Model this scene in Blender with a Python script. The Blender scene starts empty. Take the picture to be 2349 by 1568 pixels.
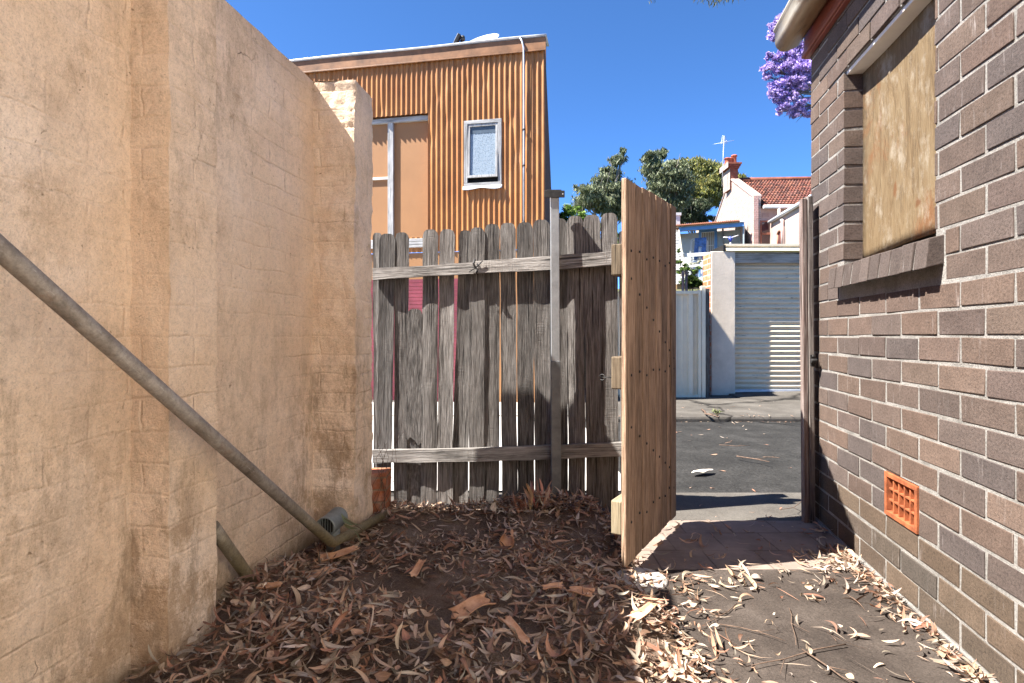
import bpy, math, random
import numpy as np
from mathutils import Vector, Matrix

# ---------------------------------------------------------------- camera, sky, sun, exposure
sc = bpy.context.scene
COL = sc.collection
F = 1304.8                      # focal length in working pixels (2349 wide)
CAMZ = 0.96
cam = bpy.data.cameras.new("camera"); camo = bpy.data.objects.new("camera", cam); COL.objects.link(camo)
cam.lens = 20; cam.sensor_width = 36; cam.shift_y = -14 / 2349
cam.clip_start = 0.05; cam.clip_end = 2000
camo.location = (0, 0, CAMZ); camo.rotation_euler = (math.radians(90), 0, 0)
sc.camera = camo

SUN_EL = math.radians(54); SUN_AZ = math.radians(13)
L = Vector((math.cos(SUN_EL) * math.cos(SUN_AZ), math.cos(SUN_EL) * math.sin(SUN_AZ), -math.sin(SUN_EL)))
w = bpy.data.worlds.new("World"); sc.world = w; w.use_nodes = True
nt = w.node_tree
sky = nt.nodes.new('ShaderNodeTexSky'); sky.sky_type = 'NISHITA'; sky.sun_disc = False
sky.sun_elevation = SUN_EL; sky.sun_rotation = math.atan2(-L.x, -L.y)
sky.air_density = 0.36; sky.dust_density = 0.1; sky.ozone_density = 10.0
tint = nt.nodes.new('ShaderNodeMix'); tint.data_type = 'RGBA'; tint.blend_type = 'MULTIPLY'; tint.inputs[0].default_value = 1
tint.inputs[7].default_value = (0.80, 1.02, 1.05, 1)
nt.links.new(sky.outputs[0], tint.inputs[6]); nt.links.new(tint.outputs[2], nt.nodes['Background'].inputs[0]); nt.nodes['Background'].inputs[1].default_value = 0.083
sl = bpy.data.lights.new("sun", 'SUN'); sl.energy = 4.2; sl.angle = math.radians(0.5); sl.color = (1, 0.95, 0.88)
so = bpy.data.objects.new("sun", sl); COL.objects.link(so); so.rotation_euler = L.to_track_quat('-Z', 'Y').to_euler()
sc.view_settings.view_transform = 'Standard'; sc.view_settings.look = 'None'
sc.view_settings.exposure = 2.45; sc.view_settings.gamma = 1
sc.cycles.max_bounces = 12; sc.cycles.diffuse_bounces = 8

R = random.Random(7)
NP = np.random.default_rng(11)

def P(px, py, Z):
    """the point at distance Z seen at working pixel px,py"""
    return Vector(((px - 1174.5) * Z / F, Z, CAMZ - (py - 770) * Z / F))
def G(px, py, z=0.0):
    Z = F * (CAMZ - z) / (py - 770)
    return Vector(((px - 1174.5) * Z / F, Z, z))

# ---------------------------------------------------------------- materials
class Mat:
    def __init__(s, name, rough=0.8, metal=0.0, spec=0.3):
        s.m = bpy.data.materials.new(name); s.m.use_nodes = True; s.nt = s.m.node_tree
        s.b = s.nt.nodes['Principled BSDF']
        s.b.inputs['Roughness'].default_value = rough; s.b.inputs['Metallic'].default_value = metal
        s.b.inputs['Specular IOR Level'].default_value = spec
        s._tc = None
    def n(s, t, **k):
        x = s.nt.nodes.new(t)
        for a, v in k.items(): setattr(x, a, v)
        return x
    def l(s, a, b): s.nt.links.new(a, b)
    def co(s, kind='Object', scale=(1, 1, 1), rot=(0, 0, 0)):
        if s._tc is None: s._tc = s.n('ShaderNodeTexCoord')
        mp = s.n('ShaderNodeMapping'); mp.inputs['Scale'].default_value = scale; mp.inputs['Rotation'].default_value = rot
        s.l(s._tc.outputs[kind], mp.inputs[0]); return mp.outputs[0]
    def noise(s, co, scale, detail=6, rough=0.6, dist=0.0):
        x = s.n('ShaderNodeTexNoise'); s.l(co, x.inputs['Vector'])
        x.inputs['Scale'].default_value = scale; x.inputs['Detail'].default_value = detail
        x.inputs['Roughness'].default_value = rough; x.inputs['Distortion'].default_value = dist
        return x.outputs['Fac']
    def vor(s, co, scale, feature='F1', out='Distance', rnd=1.0):
        x = s.n('ShaderNodeTexVoronoi', feature=feature); s.l(co, x.inputs['Vector']); x.inputs['Scale'].default_value = scale
        x.inputs['Randomness'].default_value = rnd
        return x.outputs[out]
    def ramp(s, fac, stops):
        x = s.n('ShaderNodeValToRGB'); s.l(fac, x.inputs[0]); e = x.color_ramp.elements
        while len(e) < len(stops): e.new(0.5)
        for i, (p, c) in enumerate(stops):
            e[i].position = p
            c = (c, c, c) if isinstance(c, (int, float)) else c
            e[i].color = (*c, 1)
        return x.outputs[0]
    def mix(s, a, b, fac=1.0, mode='MIX'):
        x = s.n('ShaderNodeMix', data_type='RGBA', blend_type=mode)
        for si, v in ((0, fac), (6, a), (7, b)):
            sock = x.inputs[si]
            if isinstance(v, bpy.types.NodeSocket): s.l(v, sock)
            elif si == 0: sock.default_value = v
            elif isinstance(v, (int, float)): sock.default_value = (v, v, v, 1)
            else: sock.default_value = (*v, 1)
        return x.outputs[2]
    def math(s, op, a, b=0.0):
        x = s.n('ShaderNodeMath', operation=op)
        for i, v in enumerate((a, b)):
            if isinstance(v, bpy.types.NodeSocket): s.l(v, x.inputs[i])
            else: x.inputs[i].default_value = v
        return x.outputs[0]
    def attr(s, name='col'):
        x = s.n('ShaderNodeAttribute'); x.attribute_name = name; return x.outputs['Color']
    def rnd(s): return s.n('ShaderNodeObjectInfo').outputs['Random']
    def color(s, c):
        if isinstance(c, bpy.types.NodeSocket): s.l(c, s.b.inputs['Base Color'])
        else: s.b.inputs['Base Color'].default_value = (*c, 1)
        return s
    def rough(s, f): s.l(f, s.b.inputs['Roughness']); return s
    def bump(s, h, dist=0.002, strength=1.0, normal=None):
        x = s.n('ShaderNodeBump'); s.l(h, x.inputs['Height']); x.inputs['Distance'].default_value = dist
        x.inputs['Strength'].default_value = strength
        if normal is not None: s.l(normal, x.inputs['Normal'])
        s.l(x.outputs[0], s.b.inputs['Normal']); return x.outputs[0]

def simple(name, col, rough=0.6, metal=0, vary=0.12, scale=8, bump=0.0006, spec=0.3):
    m = Mat(name, rough, metal, spec); co = m.co()
    n = m.noise(co, scale, 8, 0.65)
    d = tuple(c * (1 - 2 * vary) for c in col); e = tuple(min(1, c * (1 + vary)) for c in col)
    m.color(m.ramp(n, [(0.3, d), (0.7, e)]))
    if bump: m.bump(m.noise(co, scale * 12, 5), bump)
    return m.m

def mk_render_wall():
    m = Mat("painted_render", 0.85, 0, 0.2)
    uv = m.co('UV'); ob = m.co('Object')
    br = m.n('ShaderNodeTexBrick'); br.offset = 0.5
    dn = m.n('ShaderNodeTexNoise'); m.l(uv, dn.inputs['Vector']); dn.inputs['Scale'].default_value = 7; dn.inputs['Detail'].default_value = 4
    dv = m.n('ShaderNodeVectorMath', operation='MULTIPLY_ADD'); m.l(dn.outputs['Color'], dv.inputs[0])
    dv.inputs[1].default_value = (0.035, 0.026, 0); m.l(uv, dv.inputs[2])
    m.l(dv.outputs[0], br.inputs['Vector'])
    br.inputs['Scale'].default_value = 1; br.inputs['Brick Width'].default_value = 0.24; br.inputs['Row Height'].default_value = 0.088
    br.inputs['Mortar Size'].default_value = 0.007; br.inputs['Mortar Smooth'].default_value = 1.0
    hb = m.math('SUBTRACT', 1.0, br.outputs['Fac'])
    mask = m.ramp(m.noise(uv, 1.9, 5), [(0.42, 0.08), (0.68, 0.55)])
    hb = m.math('MULTIPLY', hb, mask)
    fine = m.noise(ob, 95, 6, 0.7); mid = m.noise(ob, 14, 8, 0.62)
    # cracks
    cn = m.n('ShaderNodeTexNoise'); m.l(ob, cn.inputs['Vector']); cn.inputs['Scale'].default_value = 5; cn.inputs['Detail'].default_value = 9
    cv = m.n('ShaderNodeVectorMath', operation='MULTIPLY_ADD'); m.l(cn.outputs['Color'], cv.inputs[0]); cv.inputs[1].default_value = (0.3, 0.3, 0.3); m.l(ob, cv.inputs[2])
    ve = m.vor(cv.outputs[0], 3.2, 'DISTANCE_TO_EDGE')
    crack = m.ramp(ve, [(0.0, 1.0), (0.006, 0.0)])
    cmask = m.ramp(m.noise(ob, 4.3, 5), [(0.60, 0.0), (0.70, 0.7)])
    crack = m.math('MULTIPLY', crack, cmask)
    grit = m.noise(ob, 210, 4, 0.75); pits = m.ramp(m.vor(cv.outputs[0], 34), [(0.05, 1.0), (0.16, 0.0)])
    pits = m.math('MULTIPLY', pits, m.ramp(m.noise(ob, 7, 4), [(0.5, 0.0), (0.6, 1.0)]))
    h = m.math('ADD', m.math('MULTIPLY', hb, 0.9), m.math('MULTIPLY', fine, 0.6))
    h = m.math('ADD', h, m.math('MULTIPLY', mid, 1.0)); h = m.math('ADD', h, m.math('MULTIPLY', grit, 0.25))
    h = m.math('SUBTRACT', h, m.math('ADD', m.math('MULTIPLY', crack, 0.8), m.math('MULTIPLY', pits, 0.35)))
    m.bump(h, 0.0095, 1.0)
    base = m.ramp(m.noise(ob, 1.5, 8, 0.62), [(0.34, (0.74, 0.545, 0.37)), (0.52, (0.81, 0.63, 0.465)), (0.68, (0.85, 0.70, 0.56))])
    # fine grime with a hard edge, heavier in patches
    g1 = m.noise(m.co('Object', (1, 1, 0.8)), 5.5, 14, 0.82); gm = m.ramp(m.noise(ob, 1.3, 4), [(0.42, 0.0), (0.62, 1.0)])
    base = m.mix(base, (0.40, 0.265, 0.155), m.math('MULTIPLY', m.ramp(g1, [(0.48, 0.0), (0.57, 0.75)]), gm))
    g3 = m.noise(m.co('Object', (1, 1, 0.35)), 9, 13, 0.8)
    base = m.mix(base, (0.36, 0.265, 0.18), m.math('MULTIPLY', m.ramp(g3, [(0.49, 0.0), (0.58, 0.7)]), m.ramp(m.noise(ob, 1.1, 5), [(0.44, 0.1), (0.6, 1.0)])))
    base = m.mix(base, m.ramp(m.noise(ob, 230, 3, 0.8), [(0.32, 0.70), (0.48, 1.0), (0.7, 1.06)]), 0.85, 'MULTIPLY')
    g2 = m.noise(ob, 55, 8, 0.8)
    base = m.mix(base, m.ramp(g2, [(0.3, 0.72), (0.5, 1.0), (0.7, 1.08)]), 0.9, 'MULTIPLY')
    speck = m.ramp(m.noise(ob, 34, 10, 0.82), [(0.60, 0.0), (0.66, 0.8)])
    smask = m.ramp(m.noise(ob, 2.1, 5), [(0.45, 0.0), (0.62, 1.0)])
    base = m.mix(base, (0.20, 0.125, 0.07), m.math('MULTIPLY', speck, smask))
    jl = m.math('MULTIPLY', m.ramp(br.outputs['Fac'], [(0.5, 0.0), (1.0, 0.75)]), m.ramp(m.noise(ob, 12, 9, 0.75), [(0.50, 0.0), (0.58, 1.0)]))
    base = m.mix(base, (0.26, 0.165, 0.095), m.math('MULTIPLY', jl, mask))
    base = m.mix(base, (0.22, 0.14, 0.08), m.math('MULTIPLY', pits, 0.7))
    base = m.mix(base, (0.14, 0.085, 0.05), crack)
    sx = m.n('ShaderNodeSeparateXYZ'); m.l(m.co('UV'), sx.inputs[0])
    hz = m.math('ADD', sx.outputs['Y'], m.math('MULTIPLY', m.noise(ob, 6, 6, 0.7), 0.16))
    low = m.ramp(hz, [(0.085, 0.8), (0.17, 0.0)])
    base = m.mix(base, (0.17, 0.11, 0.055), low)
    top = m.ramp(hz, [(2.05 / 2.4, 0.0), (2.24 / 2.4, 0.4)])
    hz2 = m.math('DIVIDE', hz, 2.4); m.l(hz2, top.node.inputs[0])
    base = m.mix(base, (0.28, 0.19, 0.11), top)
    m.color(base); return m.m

def mk_timber(name, dark, mid, light, grain=1.0, bump=0.004, rough=0.85, rnd_amt=0.5, green=0.0):
    """u across, v along the grain, both in metres"""
    m = Mat(name, rough, 0, 0.2)
    g1 = m.noise(m.co('UV', (1, 0.045, 1)), 150 * grain, 7, 0.7, 0.5); g2 = m.noise(m.co('UV', (1, 0.02, 1)), 380 * grain, 4, 0.65, 0.2)
    big = m.noise(m.co('UV', (1, 0.3, 1)), 9, 7, 0.65)
    wv = m.math('ADD', m.math('MULTIPLY', g1, 0.6), m.math('MULTIPLY', g2, 0.4))
    c = m.ramp(wv, [(0.38, dark), (0.49, mid), (0.61, light)])
    c = m.mix(c, m.ramp(big, [(0.3, 0.5), (0.5, 0.95), (0.72, 1.25)]), 0.85, 'MULTIPLY')
    r = m.rnd()
    c = m.mix(c, m.ramp(r, [(0.0, 1 - rnd_amt), (1.0, 1.12)]), 1.0, 'MULTIPLY')
    crack = m.ramp(m.noise(m.co('UV', (1, 0.016, 1)), 110 * grain, 4, 0.55), [(0.6, 0.0), (0.66, 0.9)])
    c = m.mix(c, tuple(x * 0.3 for x in dark), crack)
    m.color(c)
    saw = m.noise(m.co('UV', (0.05, 1, 1), (0, 0, 0.2)), 150, 3, 0.6)
    sawm = m.ramp(m.noise(m.co('UV', (0.6, 0.3, 1)), 7, 3), [(0.45, 0.0), (0.6, 0.35)])
    h = m.math('SUBTRACT', m.math('ADD', wv, m.math('MULTIPLY', saw, sawm)), m.math('MULTIPLY', crack, 0.8))
    m.bump(h, bump, 1.0)
    return m.m

def mk_attr(name, rough=0.9, speck=0.24, bump=0.0016, scale=90, streak=True):
    m = Mat(name, rough, 0, 0.15); co = m.co('UV')
    a = m.attr()
    n = m.noise(co, scale, 6, 0.75)
    c = m.mix(a, m.ramp(n, [(0.3, 1 - 2.2 * speck), (0.52, 1.0), (0.72, 1 + speck)]), 1.0, 'MULTIPLY')
    b = m.noise(co, 13, 5, 0.6)
    c = m.mix(c, m.ramp(b, [(0.3, 0.82), (0.7, 1.12)]), 1.0, 'MULTIPLY')
    if streak:
        s = m.math('MULTIPLY', m.ramp(m.noise(m.co('UV', (1, 0.12, 1)), 60, 5, 0.7), [(0.56, 0.0), (0.72, 0.5)]), m.ramp(m.noise(co, 4.5, 4), [(0.5, 0.0), (0.66, 1.0)]))
        c = m.mix(c, (0.42, 0.38, 0.36), s)
    m.color(c)
    h = m.math('ADD', n, m.math('MULTIPLY', m.ramp(m.vor(co, 150), [(0.0, 0.0), (0.25, 1.0)]), 0.5))
    m.bump(h, bump, 0.9)
    return m.m

def mk_leaf(name, rough=0.6, trans=0.25, tint=1.0, vein=True, spec=0.3):
    m = Mat(name, rough, 0, spec); a = m.attr(); c = a
    if vein:
        uv = m.co('UV'); n = m.noise(uv, 3.0, 6, 0.7)
        c = m.mix(a, m.ramp(n, [(0.3, 0.62), (0.7, 1.15)]), 1.0, 'MULTIPLY')
        sp = m.n('ShaderNodeSeparateXYZ'); m.l(uv, sp.inputs[0])
        mr = m.ramp(m.math('ABSOLUTE', m.math('SUBTRACT', sp.outputs['X'], 0.5)), [(0.02, 1.25), (0.06, 1.0)])
        c = m.mix(c, mr, 1.0, 'MULTIPLY')
    m.color(c)
    if trans:
        t = m.n('ShaderNodeBsdfTranslucent'); m.l(c, t.inputs[0]); x = m.n('ShaderNodeMixShader'); x.inputs[0].default_value = trans
        m.l(m.b.outputs[0], x.inputs[1]); m.l(t.outputs[0], x.inputs[2])
        m.l(x.outputs[0], m.nt.nodes['Material Output'].inputs['Surface'])
    return m.m

def mk_ground(name, a, b, c, scale=2.0, grit=160, bump=0.004, spk=0.5, rough=0.95, crack=0):
    m = Mat(name, rough, 0, 0.15); co = m.co()
    base = m.ramp(m.noise(co, scale, 10, 0.65), [(0.3, a), (0.52, b), (0.72, c)])
    g = m.noise(co, grit, 4, 0.8)
    base = m.mix(base, m.ramp(g, [(0.3, 1 - spk), (0.5, 1.0), (0.75, 1 + spk)]), 1.0, 'MULTIPLY')
    v = m.vor(co, grit * 0.6)
    base = m.mix(base, tuple(min(1, x * 2.0) for x in c), m.ramp(v, [(0.06, spk), (0.14, 0.0)]))
    h = m.math('ADD', g, m.math('MULTIPLY', m.noise(co, grit / 5, 6), 1.2))
    if crack:
        d = m.n('ShaderNodeTexNoise'); m.l(co, d.inputs['Vector']); d.inputs['Scale'].default_value = 4; d.inputs['Detail'].default_value = 8
        cv = m.n('ShaderNodeVectorMath', operation='MULTIPLY_ADD'); m.l(d.outputs['Color'], cv.inputs[0]); cv.inputs[1].default_value = (0.5, 0.5, 0); m.l(co, cv.inputs[2])
        k = m.ramp(m.vor(cv.outputs[0], crack, 'DISTANCE_TO_EDGE'), [(0.0, 1.0), (0.012, 0.0)])
        base = m.mix(base, tuple(x * 0.25 for x in a), k); h = m.math('SUBTRACT', h, m.math('MULTIPLY', k, 2))
    m.color(base); m.bump(h, bump, 0.9); return m.m

def mk_brickpat(name, bw, rh, ms, c1, c2, mortar, bump=0.006, rough=0.85, patch=None):
    m = Mat(name, rough, 0, 0.2); uv = m.co('UV')
    br = m.n('ShaderNodeTexBrick'); m.l(uv, br.inputs['Vector']); br.inputs['Scale'].default_value = 1
    br.inputs['Brick Width'].default_value = bw; br.inputs['Row Height'].default_value = rh; br.inputs['Mortar Size'].default_value = ms
    br.inputs['Mortar Smooth'].default_value = 0.3
    br.inputs['Color1'].default_value = (*c1, 1); br.inputs['Color2'].default_value = (*c2, 1); br.inputs['Mortar'].default_value = (*mortar, 1)
    n = m.noise(m.co('UV'), 6, 8, 0.7)
    c = m.mix(br.outputs['Color'], m.ramp(n, [(0.3, 0.72), (0.7, 1.15)]), 1.0, 'MULTIPLY')
    if patch: c = m.mix(c, patch, m.ramp(m.noise(m.co('UV'), 2.2, 7, 0.7), [(0.5, 0.0), (0.62, 0.8)]))
    m.color(c)
    m.bump(m.math('ADD', m.math('SUBTRACT', 1.0, br.outputs['Fac']), m.math('MULTIPLY', m.noise(m.co('UV'), 60, 5), 0.5)), bump, 0.9)
    return m.m

M = {}
M['render'] = mk_render_wall()
M['soil'] = mk_ground('soil', (0.085, 0.057, 0.041), (0.17, 0.12, 0.088), (0.29, 0.22, 0.168), 3, 170, 0.010, 0.65)
M['path'] = mk_ground('worn_concrete', (0.027, 0.021, 0.0175), (0.049, 0.039, 0.0325), (0.08, 0.065, 0.055), 3.2, 150, 0.003, 0.5, 0.9, 0)
M['asphalt'] = mk_ground('asphalt', (0.015, 0.0145, 0.014), (0.027, 0.026, 0.0245), (0.043, 0.041, 0.039), 2.6, 55, 0.006, 0.6, 0.95, 0.25)
M['concrete'] = mk_ground('old_concrete', (0.05, 0.045, 0.039), (0.083, 0.075, 0.065), (0.122, 0.111, 0.097), 1.8, 130, 0.0025, 0.35, 0.9, 0.3)
M['driveway'] = mk_ground('pale_concrete', (0.32, 0.30, 0.275), (0.40, 0.38, 0.35), (0.46, 0.44, 0.41), 1.2, 120, 0.002, 0.15)
M['picket'] = mk_timber('weathered_paling', (0.052, 0.045, 0.041), (0.150, 0.136, 0.125), (0.285, 0.267, 0.25), 1.0, 0.009, rnd_amt=0.45)
M['rail'] = mk_timber('silvered_rail', (0.09, 0.079, 0.071), (0.25, 0.23, 0.212), (0.40, 0.377, 0.353), 0.7, 0.009, rnd_amt=0.15)
M['gate'] = mk_timber('brown_hardwood', (0.115, 0.072, 0.046), (0.31, 0.208, 0.140), (0.46, 0.338, 0.245), 0.9, 0.003, rnd_amt=0.4)
M['gaterail'] = mk_timber('yellow_hardwood', (0.065, 0.046, 0.03), (0.12, 0.09, 0.06), (0.17, 0.135, 0.095), 0.6, 0.002, rnd_amt=0.2)
M['palewood'] = mk_timber('pale_pine', (0.17, 0.135, 0.085), (0.25, 0.205, 0.135), (0.31, 0.26, 0.18), 1.0, 0.001, rnd_amt=0.1)
M['gatepost'] = mk_timber('grey_hardwood_post', (0.06, 0.05, 0.045), (0.15, 0.128, 0.115), (0.27, 0.245, 0.225), 0.6, 0.006, rnd_amt=0.15)
M['redpost'] = mk_timber('red_stained_post', (0.075, 0.048, 0.04), (0.17, 0.122, 0.106), (0.30, 0.262, 0.24), 0.5, 0.006, rnd_amt=0.1)
M['darkpost'] = mk_timber('dark_timber', (0.05, 0.042, 0.035), (0.13, 0.115, 0.1), (0.24, 0.22, 0.2), 0.8, 0.004, rnd_amt=0.1)
M['lintelwood'] = mk_timber('grey_lintel_timber', (0.16, 0.14, 0.115), (0.36, 0.325, 0.275), (0.50, 0.455, 0.395), 0.35, 0.01, rnd_amt=0.1)
M['trim'] = mk_timber('flaking_white_trim', (0.15, 0.145, 0.14), (0.34, 0.335, 0.325), (0.47, 0.465, 0.45), 0.5, 0.003, rnd_amt=0.2)
M['brick'] = mk_attr('brown_brick', 0.92, 0.26, 0.0022, 120)
M['bounce_cream'] = simple('bounce_wing_cream', (0.78, 0.73, 0.65), 0.85, 0, 0.06, 3, 0.002)  # pale surface of the added wing that bounces sunlight
M['mortar'] = mk_ground('mortar', (0.155, 0.145, 0.132), (0.23, 0.217, 0.20), (0.29, 0.274, 0.256), 9, 160, 0.005, 0.4)
M['galv'] = simple('galvanised_steel', (0.30, 0.31, 0.32), 0.5, 0.55, 0.1, 25, 0.0008, 0.5)
M['galvrust'] = simple('dull_galvanised', (0.25, 0.27, 0.26), 0.6, 0.3, 0.2, 12, 0.0008)
M['steel_dark'] = simple('blackened_steel', (0.045, 0.043, 0.042), 0.55, 0.5, 0.25, 30, 0.0006)
def mk_pipe():
    m = Mat('weathered_pipe', 0.55, 0.25, 0.4); co = m.co()
    c = m.ramp(m.noise(co, 7, 9, 0.7), [(0.3, (0.11, 0.085, 0.065)), (0.5, (0.21, 0.18, 0.15)), (0.72, (0.32, 0.29, 0.26))])
    sp = m.n('ShaderNodeSeparateXYZ'); m.l(m.n('ShaderNodeNewGeometry').outputs['Position'], sp.inputs[0])
    low = m.ramp(m.math('ADD', sp.outputs['Z'], m.math('MULTIPLY', m.noise(co, 5, 4), 0.25)), [(0.18, 0.75), (0.5, 0.0)])
    c = m.mix(c, (0.23, 0.185, 0.07), low)
    c = m.mix(c, (0.20, 0.085, 0.03), m.ramp(m.noise(co, 4, 8, 0.7), [(0.6, 0.0), (0.7, 0.6)]))
    c = m.mix(c, m.ramp(m.noise(co, 60, 8, 0.8), [(0.35, 0.6), (0.5, 1.0), (0.68, 1.35)]), 0.9, 'MULTIPLY')
    c = m.mix(c, (0.42, 0.40, 0.38), m.ramp(m.noise(m.co('UV', (3, 0.6, 1)), 22, 9, 0.8), [(0.57, 0.0), (0.65, 0.6)]))
    m.color(c); m.bump(m.noise(co, 70, 6, 0.7), 0.002); return m.m
M['pipe'] = mk_pipe()
def mk_ply():
    m = Mat('weathered_plywood', 0.8, 0, 0.2)
    g = m.noise(m.co('UV', (1, 0.16, 1), (0, 0, 0.08)), 26, 9, 0.7, 1.6)
    c = m.ramp(g, [(0.28, (0.085, 0.054, 0.026)), (0.5, (0.145, 0.100, 0.053)), (0.74, (0.19, 0.142, 0.083))])
    c = m.mix(c, (0.15, 0.062, 0.024), m.ramp(m.noise(m.co('UV', (1, 0.6, 1), (0.3, 0, 0)), 3.2, 10, 0.75, 1.0), [(0.53, 0.0), (0.63, 0.7)]))
    c = m.mix(c, (0.26, 0.222, 0.168), m.ramp(m.noise(m.co('UV', (1.3, 0.8, 1)), 5.0, 10, 0.78), [(0.51, 0.0), (0.62, 0.75)]))
    c = m.mix(c, (0.055, 0.04, 0.027), m.ramp(m.noise(m.co('UV', (1.1, 0.5, 1), (0, 0, 1.2)), 3.6, 12, 0.8), [(0.53, 0.0), (0.64, 0.7)]))
    kn = m.n('ShaderNodeTexNoise'); m.l(m.co('UV'), kn.inputs['Vector']); kn.inputs['Scale'].default_value = 9; kn.inputs['Detail'].default_value = 5
    kv = m.n('ShaderNodeVectorMath', operation='MULTIPLY_ADD'); m.l(kn.outputs['Color'], kv.inputs[0]); kv.inputs[1].default_value = (0.1, 0.1, 0); m.l(m.co('UV', (1, 0.7, 1)), kv.inputs[2])
    v = m.vor(kv.outputs[0], 5.5)
    c = m.mix(c, (0.11, 0.04, 0.012), m.ramp(v, [(0.06, 0.7), (0.12, 0.0)]))
    m.color(c); m.bump(m.math('ADD', m.math('MULTIPLY', g, 1.4), m.math('MULTIPLY', m.noise(m.co('UV', (1, 0.2, 1)), 90, 4), 0.4)), 0.006, 1.0); return m.m
M['ply'] = mk_ply()
M['white'] = simple('white_paint', (0.66, 0.62, 0.57), 0.6, 0, 0.06, 5, 0.0005)
M['fascia'] = simple('dark_red_paint', (0.17, 0.045, 0.03), 0.3, 0, 0.15, 4, 0.0003, 0.5)
def mk_gutter():
    m = Mat('stained_cream_gutter', 0.45, 0, 0.4); co = m.co('UV')
    n = m.noise(m.co('UV', (1, 0.25, 1)), 9, 8, 0.7)
    a = m.ramp(n, [(0.35, (0.22, 0.155, 0.088)), (0.55, (0.165, 0.10, 0.05)), (0.7, (0.085, 0.045, 0.022))])
    b_ = m.ramp(n, [(0.4, (0.33, 0.305, 0.255)), (0.7, (0.20, 0.155, 0.10))])
    sp = m.n('ShaderNodeSeparateXYZ'); m.l(co, sp.inputs[0])
    c = m.mix(a, b_, m.ramp(m.math('ADD', sp.outputs['X'], m.math('MULTIPLY', m.noise(co, 20, 4), 0.03)), [(0.185, 0.0), (0.215, 1.0)]))
    c = m.mix(c, (0.06, 0.03, 0.017), m.ramp(m.noise(m.co('UV', (1, 0.3, 1)), 11, 9, 0.75), [(0.55, 0.0), (0.64, 0.85)])); m.color(c); return m.m
M['gutter'] = mk_gutter()
M['gutter_in'] = simple('rusty_brown_lining', (0.13, 0.07, 0.045), 0.6, 0, 0.3, 15)
M['terracotta'] = simple('orange_terracotta', (0.31, 0.09, 0.034), 0.85, 0, 0.3, 26, 0.0012)
def mk_corr():
    m = Mat('orange_painted_iron', 0.5, 0, 0.35); co = m.co()
    c = m.ramp(m.noise(co, 2.2, 8, 0.65), [(0.3, (0.27, 0.108, 0.030)), (0.55, (0.345, 0.145, 0.042)), (0.75, (0.38, 0.175, 0.06))])
    c = m.mix(c, (0.15, 0.065, 0.03), m.ramp(m.noise(m.co('Object', (1, 1, 0.08)), 16, 10, 0.75), [(0.52, 0.0), (0.66, 0.6)]))
    c = m.mix(c, (0.42, 0.24, 0.12), m.ramp(m.noise(m.co('Object', (1, 1, 0.3)), 5, 10, 0.75), [(0.56, 0.0), (0.68, 0.5)]))
    m.color(c); m.bump(m.noise(co, 40, 5), 0.0008); return m.m
M['corr'] = mk_corr()
M['panel'] = simple('orange_painted_sheet', (0.29, 0.145, 0.06), 0.6, 0, 0.06, 1.3, 0.0012)
M['capping'] = simple('orange_flashing', (0.24, 0.112, 0.048), 0.5, 0, 0.25, 5, 0.0008)
M['greymetal'] = simple('pale_zinc', (0.55, 0.57, 0.6), 0.4, 0.3, 0.1, 8, 0.0005)
M['darkside'] = mk_timber('dark_weathered_boards', (0.04, 0.02, 0.013), (0.10, 0.05, 0.03), (0.17, 0.09, 0.055), 0.3, 0.004, rnd_amt=0.1)
def mk_frost():
    m = Mat('frosted_glass', 0.18, 0, 0.6); co = m.co()
    v = m.vor(co, 55)
    m.color(m.ramp(v, [(0.1, (0.11, 0.145, 0.17)), (0.5, (0.24, 0.285, 0.32))])); m.bump(v, 0.002, 0.7); return m.m
M['frost'] = mk_frost()
M['lace'] = simple('white_lace', (0.6, 0.6, 0.6), 0.9, 0, 0.2, 60)
M['black'] = simple('black_void', (0.012, 0.012, 0.013), 0.7, 0, 0.1, 8)
M['shutter'] = simple('wine_red_slats', (0.27, 0.055, 0.075), 0.4, 0, 0.2, 3, 0.0004, 0.5)
M['tanwall'] = simple('tan_render', (0.34, 0.22, 0.12), 0.85, 0, 0.1, 2, 0.002)
M['cream'] = simple('cream_steel_sheet', (0.76, 0.66, 0.48), 0.45, 0, 0.06, 3, 0.0004)
M['greyrender'] = simple('grey_cement_render', (0.62, 0.53, 0.42), 0.9, 0, 0.1, 3, 0.003)
def mk_roller():
    m = Mat('grimy_cream_slats', 0.5, 0, 0.3); co = m.co()
    c = m.ramp(m.noise(m.co('Object', (0.3, 1, 1)), 6, 8, 0.7), [(0.3, (0.62, 0.51, 0.36)), (0.7, (0.76, 0.64, 0.46))])
    c = m.mix(c, (0.06, 0.055, 0.05), m.ramp(m.noise(m.co('Object', (0.35, 1, 2.2)), 17, 9, 0.75), [(0.57, 0.0), (0.68, 0.8)])); m.color(c); return m.m
M['roller'] = mk_roller()
M['redbrick'] = mk_brickpat('patched_red_brick', 0.24, 0.088, 0.012, (0.50, 0.13, 0.06), (0.62, 0.22, 0.11), (0.50, 0.42, 0.35), 0.008, patch=(0.52, 0.42, 0.36))
M['stubbrick'] = mk_brickpat('old_red_brick', 0.24, 0.06, 0.006, (0.33, 0.10, 0.045), (0.40, 0.15, 0.075), (0.28, 0.17, 0.1), 0.008, patch=(0.42, 0.33, 0.27))
M['pinkbrick'] = mk_brickpat('pink_painted_brick', 0.24, 0.088, 0.012, (0.36, 0.275, 0.235), (0.39, 0.31, 0.275), (0.26, 0.19, 0.16), 0.012, patch=(0.41, 0.35, 0.315))
M['pinkshade'] = mk_brickpat('dusty_pink_brick', 0.24, 0.088, 0.01, (0.47, 0.30, 0.26), (0.52, 0.34, 0.3), (0.38, 0.24, 0.2), 0.012)
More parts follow.
